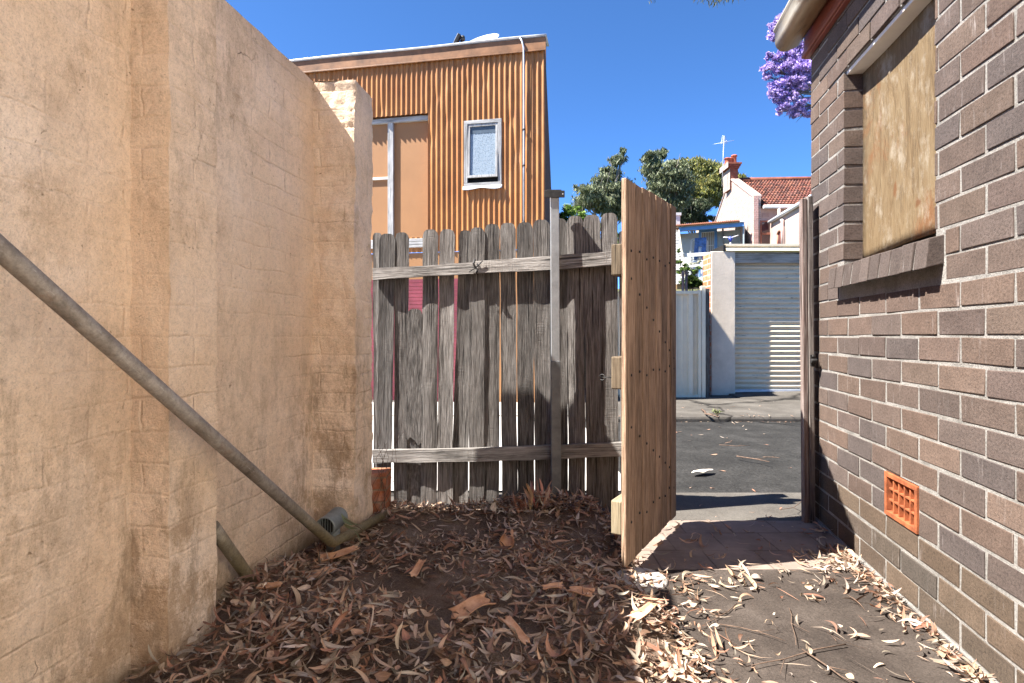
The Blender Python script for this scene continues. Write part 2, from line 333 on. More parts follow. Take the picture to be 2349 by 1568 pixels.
M['chimbrick'] = mk_brickpat('dark_red_brick', 0.24, 0.088, 0.01, (0.24, 0.06, 0.035), (0.30, 0.09, 0.05), (0.2, 0.1, 0.07), 0.01)
M['pinkrender'] = simple('faded_pink_render', (0.40, 0.295, 0.255), 0.9, 0, 0.15, 1.2, 0.003)
M['paver'] = mk_brickpat('dark_pavers', 0.23, 0.23, 0.004, (0.20, 0.155, 0.128), (0.21, 0.163, 0.135), (0.125, 0.096, 0.078), 0.003, patch=(0.27, 0.215, 0.178))
def mk_tiles():
    m = Mat('lichened_roof_tile', 0.8, 0, 0.2); a = m.attr(); co = m.co()
    c = m.mix(a, m.ramp(m.noise(co, 2.5, 7, 0.7), [(0.35, 0.5), (0.65, 1.15)]), 1.0, 'MULTIPLY'); m.color(c); return m.m
M['tile'] = mk_tiles()
M['bluegrey'] = simple('blue_grey_weatherboard', (0.36, 0.38, 0.38), 0.8, 0, 0.06, 2, 0.001)
M['blue'] = simple('cobalt_blue_paint', (0.10, 0.24, 0.50), 0.5, 0, 0.08, 3)
M['brightwhite'] = simple('bright_white_paint', (0.56, 0.555, 0.54), 0.55, 0, 0.04, 3)
M['rust'] = simple('rust_brown_roof_iron', (0.20, 0.07, 0.035), 0.7, 0, 0.2, 2)
M['denim'] = simple('denim_blue_cloth', (0.08, 0.16, 0.36), 0.9, 0, 0.3, 9, 0.003)
M['paledenim'] = simple('pale_blue_cloth', (0.5, 0.56, 0.65), 0.9, 0, 0.15, 9, 0.003)
M['rubber'] = simple('black_rubber', (0.02, 0.02, 0.02), 0.7, 0, 0.2, 9)
M['plasticblue'] = simple('royal_blue_plastic', (0.04, 0.07, 0.4), 0.4, 0, 0.1, 9)
M['rustsoft'] = simple('rusty_wire', (0.09, 0.05, 0.035), 0.8, 0, 0.2, 30)
M['glassdark'] = simple('dark_window_glass', (0.075, 0.03, 0.03), 0.12, 0, 0.3, 0.6, 0.0, 0.6)
M['leaf'] = mk_leaf('dry_leaf', 0.65, 0.22)
M['gum'] = mk_leaf('gum_foliage', 0.55, 0.3, vein=False, spec=0.2)
M['flower'] = mk_leaf('violet_blossom', 0.7, 0.35, vein=False)
def mk_bark():
    m = Mat('smooth_bark', 0.8, 0, 0.2); c = m.ramp(m.noise(m.co('Object', (1, 1, 0.3)), 3, 6), [(0.3, (0.10, 0.085, 0.07)), (0.7, (0.33, 0.29, 0.25))]); m.color(c); return m.m
M['bark'] = mk_bark()
def mk_barkcurl():
    m = Mat('shed_bark', 0.75, 0, 0.2); n = m.noise(m.co('Object', (1, 1, 1)), 22, 8, 0.7)
    m.color(m.ramp(n, [(0.3, (0.34, 0.16, 0.08)), (0.55, (0.54, 0.31, 0.185)), (0.75, (0.64, 0.43, 0.29))])); m.bump(n, 0.003); return m.m
M['barkcurl'] = mk_barkcurl()
M['twig'] = simple('dead_twig', (0.13, 0.085, 0.06), 0.85, 0, 0.3, 40, 0.001)

# ---------------------------------------------------------------- mesh building
class MB:
    def __init__(s): s.v = []; s.f = []; s.uv = []; s.c = []; s.mi = []; s.sm = []
    def face(s, idx, uv=None, c=None, mi=0, sm=False):
        s.f.append(tuple(idx)); s.uv.append(uv or [(s.v[i][0], s.v[i][2]) for i in idx]); s.c.append(c); s.mi.append(mi); s.sm.append(sm)
    def quad(s, a, b, c_, d, c=None, mi=0, uv=None):
        n = len(s.v); s.v += [tuple(a), tuple(b), tuple(c_), tuple(d)]
        if uv is None:
            W = (Vector(b) - Vector(a)).length; H = (Vector(d) - Vector(a)).length; z = min(a[2], b[2])
            uv = [(0, z), (W, z), (W, z + H), (0, z + H)]
        s.face((n, n + 1, n + 2, n + 3), uv, c, mi)
    def hexa(s, p, grain=2, c=None, mi=0, off=None):
        """8 corners: bottom ring 0-3, top ring 4-7; uv in metres with v along the grain (0 x, 1 y, 2 z)"""
        n = len(s.v); s.v += [tuple(q) for q in p]; p = [Vector(q) for q in p]
        ou, ov = off if off else (R.random() * 5, R.random() * 5)
        for f, ax in (((0, 3, 2, 1), 2), ((4, 5, 6, 7), 2), ((0, 1, 5, 4), 1), ((1, 2, 6, 5), 0), ((2, 3, 7, 6), 1), ((3, 0, 4, 7), 0)):
            ex = (p[1] - p[0]).length; ey = (p[3] - p[0]).length; ez = (p[4] - p[0]).length
            loc = {0: (0, 0, 0), 1: (ex, 0, 0), 2: (ex, ey, 0), 3: (0, ey, 0), 4: (0, 0, ez), 5: (ex, 0, ez), 6: (ex, ey, ez), 7: (0, ey, ez)}
            axes = [a for a in (0, 1, 2) if a != ax]
            if grain in axes: va = grain; ua = [a for a in axes if a != grain][0]
            else: ua, va = axes
            s.face([n + i for i in f], [(loc[i][ua] + ou + 0.37 * ax, loc[i][va] + ov) for i in f], c, mi)
    def jhexa(s, o, u, v, wv, j, c, rr):
        o, u, v, wv = map(Vector, (o, u, v, wv)); q = lambda: Vector(((rr.random() - .5) * j, (rr.random() - .5) * j, (rr.random() - .5) * j * 1.4))
        s.hexa([p + q() for p in (o, o + u, o + u + v, o + v, o + wv, o + u + wv, o + u + v + wv, o + v + wv)], 2, c)
    def box(s, lo, hi, grain=2, c=None, mi=0, off=None):
        x0, y0, z0 = lo; x1, y1, z1 = hi
        s.hexa([(x0, y0, z0), (x1, y0, z0), (x1, y1, z0), (x0, y1, z0), (x0, y0, z1), (x1, y0, z1), (x1, y1, z1), (x0, y1, z1)], grain, c, mi, off)
    def obox(s, o, u, v, wv, grain=2, c=None, mi=0, off=None):
        o, u, v, wv = map(Vector, (o, u, v, wv))
        s.hexa([o, o + u, o + u + v, o + v, o + wv, o + u + wv, o + u + v + wv, o + v + wv], grain, c, mi, off)
    def bar(s, a, b, wd, th, side=Vector((1, 0, 0)), c=None, mi=0):
        a = Vector(a); b = Vector(b); d = (b - a).normalized(); sd = (side - d * side.dot(d)).normalized(); t = d.cross(sd)
        s.obox(a - sd * wd / 2 - t * th / 2, sd * wd, t * th, b - a, 2, c, mi)
    def tube(s, pts, r, n=10, cap=True, c=None, mi=0):
        pts = [Vector(p) for p in pts]; rr = r if isinstance(r, (list, tuple)) else [r] * len(pts)
        base = len(s.v); up = None; dist = 0
        for i, p in enumerate(pts):
            d = (pts[min(i + 1, len(pts) - 1)] - pts[max(i - 1, 0)]).normalized()
            if up is None: up = d.orthogonal().normalized()
            up = (up - d * up.dot(d)).normalized(); sd = d.cross(up)
            for k in range(n):
                a = 2 * math.pi * k / n; s.v.append(tuple(p + (up * math.cos(a) + sd * math.sin(a)) * rr[i]))
        for i in range(len(pts) - 1):
            l0 = dist; dist += (pts[i + 1] - pts[i]).length
            for k in range(n):
                q = (k + 1) % n
                s.face((base + i * n + k, base + i * n + q, base + (i + 1) * n + q, base + (i + 1) * n + k),
                       [(k / n * 0.2, l0), ((k + 1) / n * 0.2, l0), ((k + 1) / n * 0.2, dist), (k / n * 0.2, dist)], c, mi, True)
        if cap:
            s.face([base + k for k in range(n)][::-1], None, c, mi); s.face([base + (len(pts) - 1) * n + k for k in range(n)], None, c, mi)
    def lathe(s, o, ax, prof, n=20, c=None, mi=0):
        """prof: list of (radius, distance along ax)"""
        ax = Vector(ax).normalized(); u = ax.orthogonal().normalized(); v = ax.cross(u); base = len(s.v); o = Vector(o)
        for r, h in prof:
            for k in range(n):
                a = 2 * math.pi * k / n; s.v.append(tuple(o + ax * h + (u * math.cos(a) + v * math.sin(a)) * r))
        for i in range(len(prof) - 1):
            for k in range(n):
                q = (k + 1) % n; s.face((base + i * n + k, base + i * n + q, base + (i + 1) * n + q, base + (i + 1) * n + k), None, c, mi, True)
    def grid(s, fn, nu, nv, uvf=None, c=None, mi=0, sm=True, skip=None):
        base = len(s.v)
        for j in range(nv + 1):
            for i in range(nu + 1): s.v.append(tuple(fn(i / nu, j / nv)))
        for j in range(nv):
            for i in range(nu):
                if skip and skip((i + .5) / nu, (j + .5) / nv): continue
                a = base + j * (nu + 1) + i; idx = (a, a + 1, a + nu + 2, a + nu + 1)
                cr = ((i / nu, j / nv), ((i + 1) / nu, j / nv), ((i + 1) / nu, (j + 1) / nv), (i / nu, (j + 1) / nv))
                s.face(idx, [uvf(*q) for q in cr] if uvf else None, c, mi, sm)
    def build(s, name, mat, parent=None, bevel=0.0, label=None, solid=0.0):
        me = bpy.data.meshes.new(name)
        off = Vector(parent_loc(parent)) if parent else Vector((0, 0, 0))
        vs = np.array(s.v, dtype=np.float64) - np.array(off)
        me.from_pydata(vs.tolist(), [], s.f)
        ul = me.uv_layers.new(name='UVMap'); flat = [x for u in s.uv for q in u for x in q]; ul.data.foreach_set('uv', flat)
        if any(x is not None for x in s.c):
            ca = me.color_attributes.new('col', 'FLOAT_COLOR', 'CORNER')
            buf = []
            for f, c in zip(s.f, s.c): buf += list((*(c or (0.5, 0.5, 0.5)), 1.0)) * len(f)
            ca.data.foreach_set('color', buf)
        for m in (mat if isinstance(mat, (list, tuple)) else [mat]): me.materials.append(m)
        me.polygons.foreach_set('material_index', s.mi); me.polygons.foreach_set('use_smooth', s.sm)
        me.validate(); me.update()
        o = bpy.data.objects.new(name, me); COL.objects.link(o)
        if parent: o.parent = parent
        if bevel:
            b = o.modifiers.new('bevel', 'BEVEL'); b.width = bevel; b.segments = 2; b.limit_method = 'ANGLE'; b.angle_limit = math.radians(40)
        if solid:
            b = o.modifiers.new('thickness', 'SOLIDIFY'); b.thickness = solid
        if label: o['label'] = label
        return o

def parent_loc(o):
    p = Vector((0, 0, 0))
    while o is not None: p += o.location; o = o.parent
    return p
def tag(o, label, cat, group=None, kind=None):
    o['label'] = label; o['category'] = cat
    if group: o['group'] = group
    if kind: o['kind'] = kind
    return o
def thing(name, loc, label, cat, group=None):
    o = bpy.data.objects.new(name, None); COL.objects.link(o); o.location = loc; o.empty_display_size = 0.1
    return tag(o, label, cat, group)
def struct(o): o['kind'] = 'structure'; return o

def fbm(x, y, seed=0):
    s = 0.0; a = 1.0
    for k in range(4):
        s += a * math.sin(x * 1.7 * 2 ** k + seed * 1.3 + 1.9 * math.sin(y * 1.3 * 2 ** k + seed + k)) * math.cos(y * 1.9 * 2 ** k - seed * 0.7 + 1.3 * math.sin(x * 2 ** k + k))
        a *= 0.5
    return s / 1.9

# ---------------------------------------------------------------- ground
HEAPS = [(-0.62, 1.72, 0.42, 0.35, 0.075), (-0.25, 1.5, 0.5, 0.3, 0.05), (0.12, 2.05, 0.45, 0.4, 0.05), (0.45, 1.75, 0.35, 0.3, 0.045), (0.15, 2.95, 0.22, 0.16, 0.055),
         (0.42, 2.95, 0.22, 0.18, 0.05), (-0.66, 2.9, 0.16, 0.2, 0.05), (-0.2, 3.02, 0.5, 0.1, 0.04), (-0.9, 2.1, 0.2, 0.3, 0.05), (0.2, 1.2, 0.8, 0.4, 0.045)]
HEAPS = [(a, b_, c, d, 1.5 * h) for a, b_, c, d, h in HEAPS]
def heap(x, y):
    return sum(h * math.exp(-((x - a) / sx) ** 2 - ((y - b) / sy) ** 2) for a, b, sx, sy, h in HEAPS)
def wall_right_x(y): return 1.59 - 0.1782 * (3.03 - y)
def path_edge(y): return 0.47 + 0.05 * (2.35 - y) + 0.02 * math.sin(y * 7)
def soil_z(x, y):
    return -0.012 + 0.55 * heap(x, y) * (1 if x < path_edge(y) else 0.0) + (0.008 * fbm(x * 3, y * 3, 2) if x < path_edge(y) else -0.03)

b = MB(); b.quad((-400, -60, -0.075), (400, -60, -0.075), (400, 700, -0.075), (-400, 700, -0.075)); struct(b.build('ground', M['asphalt']))
b = MB(); b.grid(lambda u, v: (-3.2 + 4.1 * u, -2 + 5.305 * v, soil_z(-3.2 + 4.1 * u, -2 + 5.305 * v)), 110, 140); struct(b.build('yard_ground', M['soil']))
b = MB(); b.grid(lambda u, v: (-6 + 8.4 * u, -9 + 9.55 * v, 0.012 + 0.003 * fbm(u * 9, v * 9, 3)), 40, 40); struct(b.build('added_bounce_paving', mk_ground('added_bounce_concrete', (0.13, 0.115, 0.10), (0.18, 0.16, 0.14), (0.24, 0.215, 0.19), 1.6, 120, 0.002, 0.2)))  # unseen paving added for bounce light, later toned down
def path_pt(u, v):
    y = -2 + 4.32 * v; x0 = path_edge(y); x1 = 2.6; x = x0 + (x1 - x0) * u
    return (x, y, 0.004 + 0.004 * fbm(x * 2, y * 2, 5) - (0.02 if u == 0 else 0))
b = MB(); b.grid(path_pt, 40, 70); struct(b.build('path', M['path']))
b = MB(); b.grid(lambda u, v: (0.5 + 1.4 * u, 2.32 + 0.62 * v, 0.002 + 0.004 * fbm(u * 3, v * 3, 9)), 30, 20, uvf=lambda u, v: (1.4 * u, 2.32 + .62 * v)); struct(b.build('paver_path', M['paver']))
b = MB(); b.box((-3.0, 3.30, -0.3), (0.62, 3.50, -0.004)); b.box((0.621, 2.94, -0.3), (3.5, 3.50, -0.004)); struct(b.build('pavement', M['concrete'], bevel=0.012))
def road_z(y): return -0.04 + 0.03 * math.sin((y - 3.5) / 3.05 * 3.1)
b = MB(); b.grid(lambda u, v: (-14 + 30 * u, 3.5 + 3.05 * v, -0.04 + 0.03 * math.sin(v * 3.1) + 0.006 * fbm(u * 30, v * 4)), 60, 20); struct(b.build('road', M['asphalt']))
b = MB(); b.box((-14, 6.55, -0.3), (30, 8.98, 0.025)); struct(b.build('far_pavement', M['concrete'], bevel=0.03))
b = MB(); b.quad((-9, 3.52, 0.0), (0.75, 3.52, 0.0), (0.75, 7.9, 0.035), (-9, 7.9, 0.035)); struct(b.build('driveway', M['driveway']))

# ---------------------------------------------------------------- rendered wall on the left
ud = Vector((0.1306, 0.9914, 0)); nd = Vector((0.9914, -0.1306, 0))          # along the wall, out of the wall
W0 = Vector((-1.072, 1.6, 0))
def wp(t, o, z): return W0 + ud * t + nd * o + Vector((0, 0, z))
def rough_box(mb, t0, t1, o0, o1, z0, z1, amp=0.006, seed=0, step=0.035, faces='front,near,far,top'):
    def dsp(t, z, s): return amp * fbm(t * 6, z * 6, s) + amp * 0.5 * fbm(t * 21, z * 21, s + 3)
    nt_, nz, no = max(2, int((t1 - t0) / step)), int((z1 - z0) / step), max(2, int((o1 - o0) / step))
    def edge(z, s): return amp * 1.1 * fbm(z * 9, s * 2.0, s) + amp * 0.6 * fbm(z * 31, s, s + 1)
    def topz(t, o): return z1 + amp * 0.7 * fbm(t * 10, o * 10, seed + 5)
    T = lambda u, z: (t0 + edge(z, seed + 11)) + ((t1 + edge(z, seed + 12)) - (t0 + edge(z, seed + 11))) * u
    ON = lambda t, z: o1 + dsp(t, z, seed)
    if 'front' in faces:
        mb.grid(lambda u, v: (lambda zz: wp(T(u, zz), ON(T(u, zz), zz), zz if v < 1 else topz(T(u, zz), o1)))(z0 + (z1 - z0) * v), nt_, nz, uvf=lambda u, v: (t0 + (t1 - t0) * u, z0 + (z1 - z0) * v))
    if 'near' in faces:
        mb.grid(lambda u, v: (lambda zz: wp(T(0, zz) + (0 if u in (0, 1) else dsp(u, zz, seed + 7)), o0 + (ON(T(0, zz), zz) - o0) * u, zz if v < 1 else topz(t0, o1)))(z0 + (z1 - z0) * v), no, nz, uvf=lambda u, v: (o0 + (o1 - o0) * u + 0.07, z0 + (z1 - z0) * v))
    if 'far' in faces:
        mb.grid(lambda u, v: (lambda zz: wp(T(1, zz), ON(T(1, zz), zz) + (o0 - ON(T(1, zz), zz)) * u, zz if v < 1 else topz(t1, o1)))(z0 + (z1 - z0) * v), no, nz, uvf=lambda u, v: (o0 + (o1 - o0) * u, z0 + (z1 - z0) * v))
    if 'top' in faces:
        mb.grid(lambda u, v: wp(T(u, z1), o0 + (ON(T(u, z1), z1) - o0) * v, topz(T(u, z1), o0 + (o1 - o0) * v)), nt_, no, uvf=lambda u, v: (t0 + (t1 - t0) * u, o0 + (o1 - o0) * v + 1))
    if 'back' in faces:
        mb.grid(lambda u, v: wp(T(u, z0 + (z1 - z0) * v), o0, z0 + (z1 - z0) * v), nt_, nz, uvf=lambda u, v: (t0 + (t1 - t0) * u, z0 + (z1 - z0) * v))
wall = thing('rendered_wall', wp(0.5, -0.1, 0), 'tall peach painted brick wall with peeling dirty render along the left of the yard', 'wall')
b = MB(); rough_box(b, -2.4, 1.30, -0.24, 0.0, -0.05, 2.15, 0.006, 1, 0.04, 'front,near,far,top,back'); b.build('wall_face', M['render'], wall)
b = MB(); rough_box(b, 0.0, 0.205, -0.05, 0.118, -0.05, 2.16, 0.005, 4, 0.022); b.build('buttress', M['render'], wall)
b = MB(); rough_box(b, 1.075, 1.285, -0.20, 0.205, -0.05, 2.147, 0.009, 8, 0.012, 'front,near,far,top'); b.build('end_pillar', M['render'], wall)

# old brick stub behind the pillar
s0 = P(872, 1100, 2.95); st = thing('brick_stub', (s0.x, 2.98, 0), 'short broken red brick stub tucked between the pillar and the grey fence', 'brick stub')
b = MB(); b.hexa([(-0.80, 2.9, -0.05), (-0.645, 2.9, -0.05), (-0.65, 3.06, -0.05), (-0.80, 3.06, -0.05), (-0.80, 2.9, 0.245), (-0.64, 2.9, 0.262), (-0.65, 3.06, 0.25), (-0.80, 3.06, 0.25)], off=(0.1, 0.03)); b.build('brick_course', M['stubbrick'], st, 0.006)
wr = MB()
for k in range(9):
    r2 = random.Random(k + 40); a = Vector((-0.71 + 0.10 * r2.random(), 2.885, 0.02 + 0.05 * r2.random()))
    pts = [a + Vector((0.03 * math.sin(i * 1.1 + k) + (r2.random() - .5) * 0.05 + 0.01 * i, -0.004 * i, 0.075 * i)) for i in range(5 + k % 3)]
    wr.tube(pts, 0.0011, 4)
tag(wr.build('tangled_wire', M['rustsoft']), 'tangle of thin rusty wire and dry stems over the red brick stub', 'wire')

# ---------------------------------------------------------------- pipes against the wall
def bend(a, e, c, r=0.03, n=7):
    a, e, c = map(Vector, (a, e, c)); p = e + (a - e).normalized() * r; q = e + (c - e).normalized() * r
    return [a, p.lerp(a, 0.02)] + [(p * (1 - t) ** 2 + e * 2 * t * (1 - t) + q * t * t) for t in [i / n for i in range(n + 1)]] + [q.lerp(c, 0.02), c]
pa = P(0, 572, 1.08); pe = P(763, 1247, 2.40); pc = P(884, 1180, 2.87)
pa = pa + (pa - pe) * 0.35
tag(MB.build((lambda m: (m.tube(bend(pa, pe, pc, 0.035), 0.0205, 16), m)[1])(MB()), 'bent_pipe', M['pipe']), 'long weathered steel pipe sloping across the peach wall and bending along the pillar foot', 'pipe')
q0 = G(586, 1354, 0.012); q0 = Vector((-0.962, 2.13, 0.02)); q1 = Vector((-0.978, 1.86, 0.335))
b = MB(); b.tube([q0, q0.lerp(q1, 0.3), q0.lerp(q1, 0.7), q1], 0.0215, 16)
tag(b.build('pipe_stub', M['pipe']), 'short dark pipe end poking out from behind the wall buttress into the leaves', 'pipe')
# galvanised vent cowl
vc = P(745, 1211, 2.45); ax = Vector((0.017, 0.14, 0.004))
vt = thing('vent_cowl', (vc.x, vc.y + 0.05, 0), 'short round galvanised vent cowl on a stub at the pillar foot', 'vent')
b = MB(); b.lathe(vc, ax, [(0.0395, 0.09), (0.0395, 0.0), (0.044, 0.0), (0.0445, 0.01), (0.043, 0.02), (0.043, 0.125), (0.045, 0.13), (0.045, 0.14), (0.03, 0.15), (0.0, 0.152)], 32); b.build('cowl', M['galvrust'], vt)
b = MB(); b.lathe(vc + ax.normalized() * 0.05, ax, [(0.0, 0), (0.0395, 0)], 24); b.build('back_plate', M['black'], vt)
b = MB()
for k in range(-3, 4):
    h = math.sqrt(0.039 ** 2 - (k * 0.0115) ** 2); c = vc + ax.normalized() * 0.03 + Vector((k * 0.0115, 0, 0)); b.bar(c - Vector((0, 0, h)), c + Vector((0, 0, h)), 0.003, 0.008)
b.build('grille', M['galvrust'], vt)
b = MB(); sb = vc + ax.normalized() * 0.085; b.tube([sb - Vector((0, 0, 0.15)), sb - Vector((0, 0, 0.03))], 0.03, 20); b.build('stub', M['galvrust'], vt)

# ---------------------------------------------------------------- picket fence
FZ = 3.15
def fy(x): return FZ - 0.135 * x
def FP(px, py, off=0.0):
    k = (px - 1174.5) / F; return P(px, py, (FZ + off) / (1 + 0.135 * k))
def cx(x): return 825.8 + 0.4759 * x
def cy(y): return 477.1 + 0.4759 * y
fence = thing('picket_fence', (0.0, FZ, 0), 'weathered grey timber paling fence with rounded tops between the peach wall and the open gate', 'fence')
# left-top, right-top, top y, left-bottom, right-bottom, bottom y (pixel units of a close crop), depth offset
PK = [(62, 100, 118, 66, 94, 1450, 0.016), (97, 168, 125, 80, 145, 1430, 0.0), (170, 232, 118, 163, 221, 1445, 0.004), (305, 375, 105, 295, 366, 1452, 0.0),
      (385, 453, 103, 374, 442, 1450, 0.003), (482, 535, 107, 438, 517, 1448, 0.012), (532, 600, 95, 527, 594, 1452, 0.0), (602, 672, 78, 597, 668, 1452, 0.004),
      (677, 748, 73, 687, 757, 1455, 0.0), (757, 832, 70, 764, 839, 1450, 0.002), (837, 912, 57, 847, 919, 1452, 0.0), (926, 997, 50, 938, 1001, 1452, 0.008),
      (1000, 1078, 40, 1010, 1084, 1425, 0.0), (1080, 1158, 33, 1097, 1169, 1448, 0.003), (1165, 1240, 25, 1170, 1244, 1450, 0.0), (1250, 1300, 110, 1262, 1300, 1455, 0.004)]
def picket(lt, rt, ty, lb, rb, by, dz, seed, name='picket', bot=None, label=None, flat_top=False):
    r2 = random.Random(seed); th = 0.013
    A = FP(cx(lb - 2.5), cy(by)); B = FP(cx(rb + 2.5), cy(by)); C = FP(cx(lt - 2), cy(ty)); D = FP(cx(rt + 2), cy(ty))
    nx, nz = 12, 44; cup = (r2.random() - 0.5) * 0.016; tw = (r2.random() - 0.5) * 0.022; bow = (r2.random() - .5) * 0.012; ph = r2.random() * 6
    wd = (D - C).length
    def drop(u):                                 # rounded top
        if flat_top: return 0.0
        e = min(u, 1 - u) / 0.32
        return 0.0 if e >= 1 else (1 - math.sqrt(max(0, 1 - (1 - e) ** 2))) * wd * 0.36 + (1 - e) * wd * 0.05
    def pt(u, v, back):
        topz = C.z + (D.z - C.z) * u - drop(u); bz = (A.z if bot is None else bot(u))
        vv = v
        z = bz + (topz - bz) * vv
        k = (z - A.z) / (C.z - A.z)
        xl = A.x + (C.x - A.x) * k; xr = B.x + (D.x - B.x) * k
        x = xl + (xr - xl) * u + 0.0035 * fbm(z * 5, u * 0.4, seed)
        y = fy(x) + dz + cup * ((2 * u - 1) ** 2 - 0.4) + tw * (u - .5) * math.sin(k * 3 + ph) + bow * math.sin(k * 3.1) + 0.0016 * fbm(z * 12, u * 3, seed + 2)
        return (x, y + (th if back else 0), z)
    b = MB(); ou, ov = r2.random() * 9, r2.random() * 9
    b.grid(lambda u, v: pt(u, v, False), nx, nz, uvf=lambda u, v: (ou + u * wd, ov + v * 1.5))
    b.grid(lambda u, v: pt(1 - u, v, True), nx, nz, uvf=lambda u, v: (ou + 1 - u * wd, ov + v * 1.5))
    for s_ in (0, 1): b.grid(lambda u, v: pt(s_, v, (u > .5) != (s_ == 1)) if False else pt(s_, v, (u < .5) if s_ == 0 else (u > .5)), 1, nz, uvf=lambda u, v: (ou + 2 + u * th, ov + v * 1.5), sm=False)
    b.grid(lambda u, v: pt(u, 1, v > .5), nx, 1, uvf=lambda u, v: (ou + u * wd, ov + v * th), sm=False)
    b.grid(lambda u, v: pt(u, 0, v < .5), nx, 1, uvf=lambda u, v: (ou + u * wd, ov + v * th), sm=False)
    return b.build(name, M['picket'], fence, 0, label)
for i, p in enumerate(PK): picket(*p, seed=i + 3)
jz = FP(cx(260), cy(1120)).z
def jag(u): return jz + 0.06 * (0.5 - u) * 0.6 - (0.0 if u < .45 else 0.03 * (u - .45)) + 0.016 * math.sin(u * 23) * math.cos(u * 41)
picket(230, 298, 488, 218, 290, 1450, 0.002, 61, 'broken_picket', jag, 'short broken picket with a jagged lower end')
picket(226, 292, 1060, 219, 289, 1452, 0.014, 62, 'picket', None, None, True)
def rail(pts, name, y0, y1, seed):
    """pts: (x, ytop, ybottom) in crop pixels"""
    b = MB(); a = [FP(cx(x), cy(t), y0 - FZ) for x, t, _ in pts]; c = [FP(cx(x), cy(q), y0 - FZ) for x, _, q in pts]
    xs = [p.x for p in a]; n = max(8, int((xs[-1] - xs[0]) / 0.03))
    def at(u):
        x = xs[0] + (xs[-1] - xs[0]) * u
        for i in range(len(xs) - 1):
            if x <= xs[i + 1] + 1e-6: k = (x - xs[i]) / (xs[i + 1] - xs[i]); return x, a[i].z + (a[i + 1].z - a[i].z) * k, c[i].z + (c[i + 1].z - c[i].z) * k
    def pt(u, w):
        x, zt, zb = at(u); e = 0.0025 * fbm(x * 9, w * 3, seed)
        return {0: (x, y0 - .135 * x + e, zb + e), 1: (x, y0 - .135 * x + e, zt + e), 2: (x, y1 - .135 * x, zt + e), 3: (x, y1 - .135 * x, zb + e), 4: (x, y0 - .135 * x + e, zb + e)}[w]
    for w in range(4):
        b.grid(lambda u, v: pt(u, w if v < .5 else w + 1), n, 1, uvf=lambda u, v: (seed + v * 0.07 + w * .1, u * (xs[-1] - xs[0])), sm=False)
    for u in (0, 1):
        k = len(b.v); b.v += [pt(u, j) for j in range(4)]; b.face([k, k + 1, k + 2, k + 3] if u == 0 else [k + 3, k + 2, k + 1, k], [(0, 0), (0, .07), (.04, .07), (.04, 0)])
    return b.build(name, M['rail'], fence, 0.002)
rail([(60, 291, 347), (300, 280, 330), (548, 261, 318)], 'rail', FZ - 0.040, FZ - 0.004, 1)
rail([(551, 258, 314), (915, 231, 300), (1300, 203, 268)], 'rail', FZ - 0.042, FZ - 0.004, 2)
rail([(60, 1170, 1230), (560, 1161, 1223), (925, 1147, 1214)], 'rail', FZ - 0.038, FZ - 0.004, 3)
rail([(930, 1147, 1212), (1280, 1132, 1197)], 'rail', FZ - 0.038, FZ - 0.004, 4)
b = MB(); h0 = FP(cx(557), cy(290), -0.05); b.tube([h0 + Vector((-0.004, 0, 0.045)), h0 + Vector((-0.010, -0.01, 0.02)), h0, h0 + Vector((0.012, -0.012, -0.012)), h0 + Vector((0.004, -0.004, -0.03))], 0.006, 6)
b.tube([h0 + Vector((-0.035, 0, -0.022)), h0, h0 + Vector((0.04, -0.008, 0.038))], 0.003, 6); b.build('hook', M['steel_dark'], fence)

# steel post in front of the fence
PZ = 3.05
post = thing('steel_post', (P(1274, 1180, PZ).x, PZ, 0), 'square galvanised steel post with a flanged bracket on top in front of the paling fence', 'post')
t0 = P(1272, 452, PZ); t1 = P(1276, 1182, PZ); hw = 0.025; tj = t0.lerp(t1, (828 - 452) / (1182 - 452))
def sqpost(b, p, q, h): b.hexa([(p.x - h, p.y - h, p.z), (p.x + h, p.y - h, p.z), (p.x + h, p.y + h, p.z), (p.x - h, p.y + h, p.z), (q.x - h, q.y - h, q.z), (q.x + h, q.y - h, q.z), (q.x + h, q.y + h, q.z), (q.x - h, q.y + h, q.z)])
b = MB(); sqpost(b, tj - Vector((0, 0, .006)), t0, hw - 0.002); b.build('upper_tube', M['galv'], post, 0.003)
b = MB(); sqpost(b, Vector((t1.x, t1.y, -0.1)), tj, hw + 0.001); b.build('lower_tube', M['steel_lower'] if 'steel_lower' in M else simple('dark_galvanised', (0.16, 0.165, 0.17), 0.55, 0.5, 0.2, 14), post, 0.003)
b = MB(); b.box((t0.x - 0.056, PZ - hw - 0.008, t0.z - 0.012), (t0.x + 0.052, PZ - hw - 0.003, t0.z + 0.026)); b.box((t0.x - 0.042, PZ - hw - 0.0075, t0.z + 0.0262), (t0.x + 0.035, PZ + hw, t0.z + 0.031)); b.build('bracket', M['steel_dark'], post, 0.004)
b = MB(); b.lathe((t0.x + 0.041, PZ - hw - 0.0085, t0.z + 0.007), (0, -1, 0), [(0.0, 0), (0.0035, 0)], 12); b.build('bolt_hole', M['brightwhite'], post)

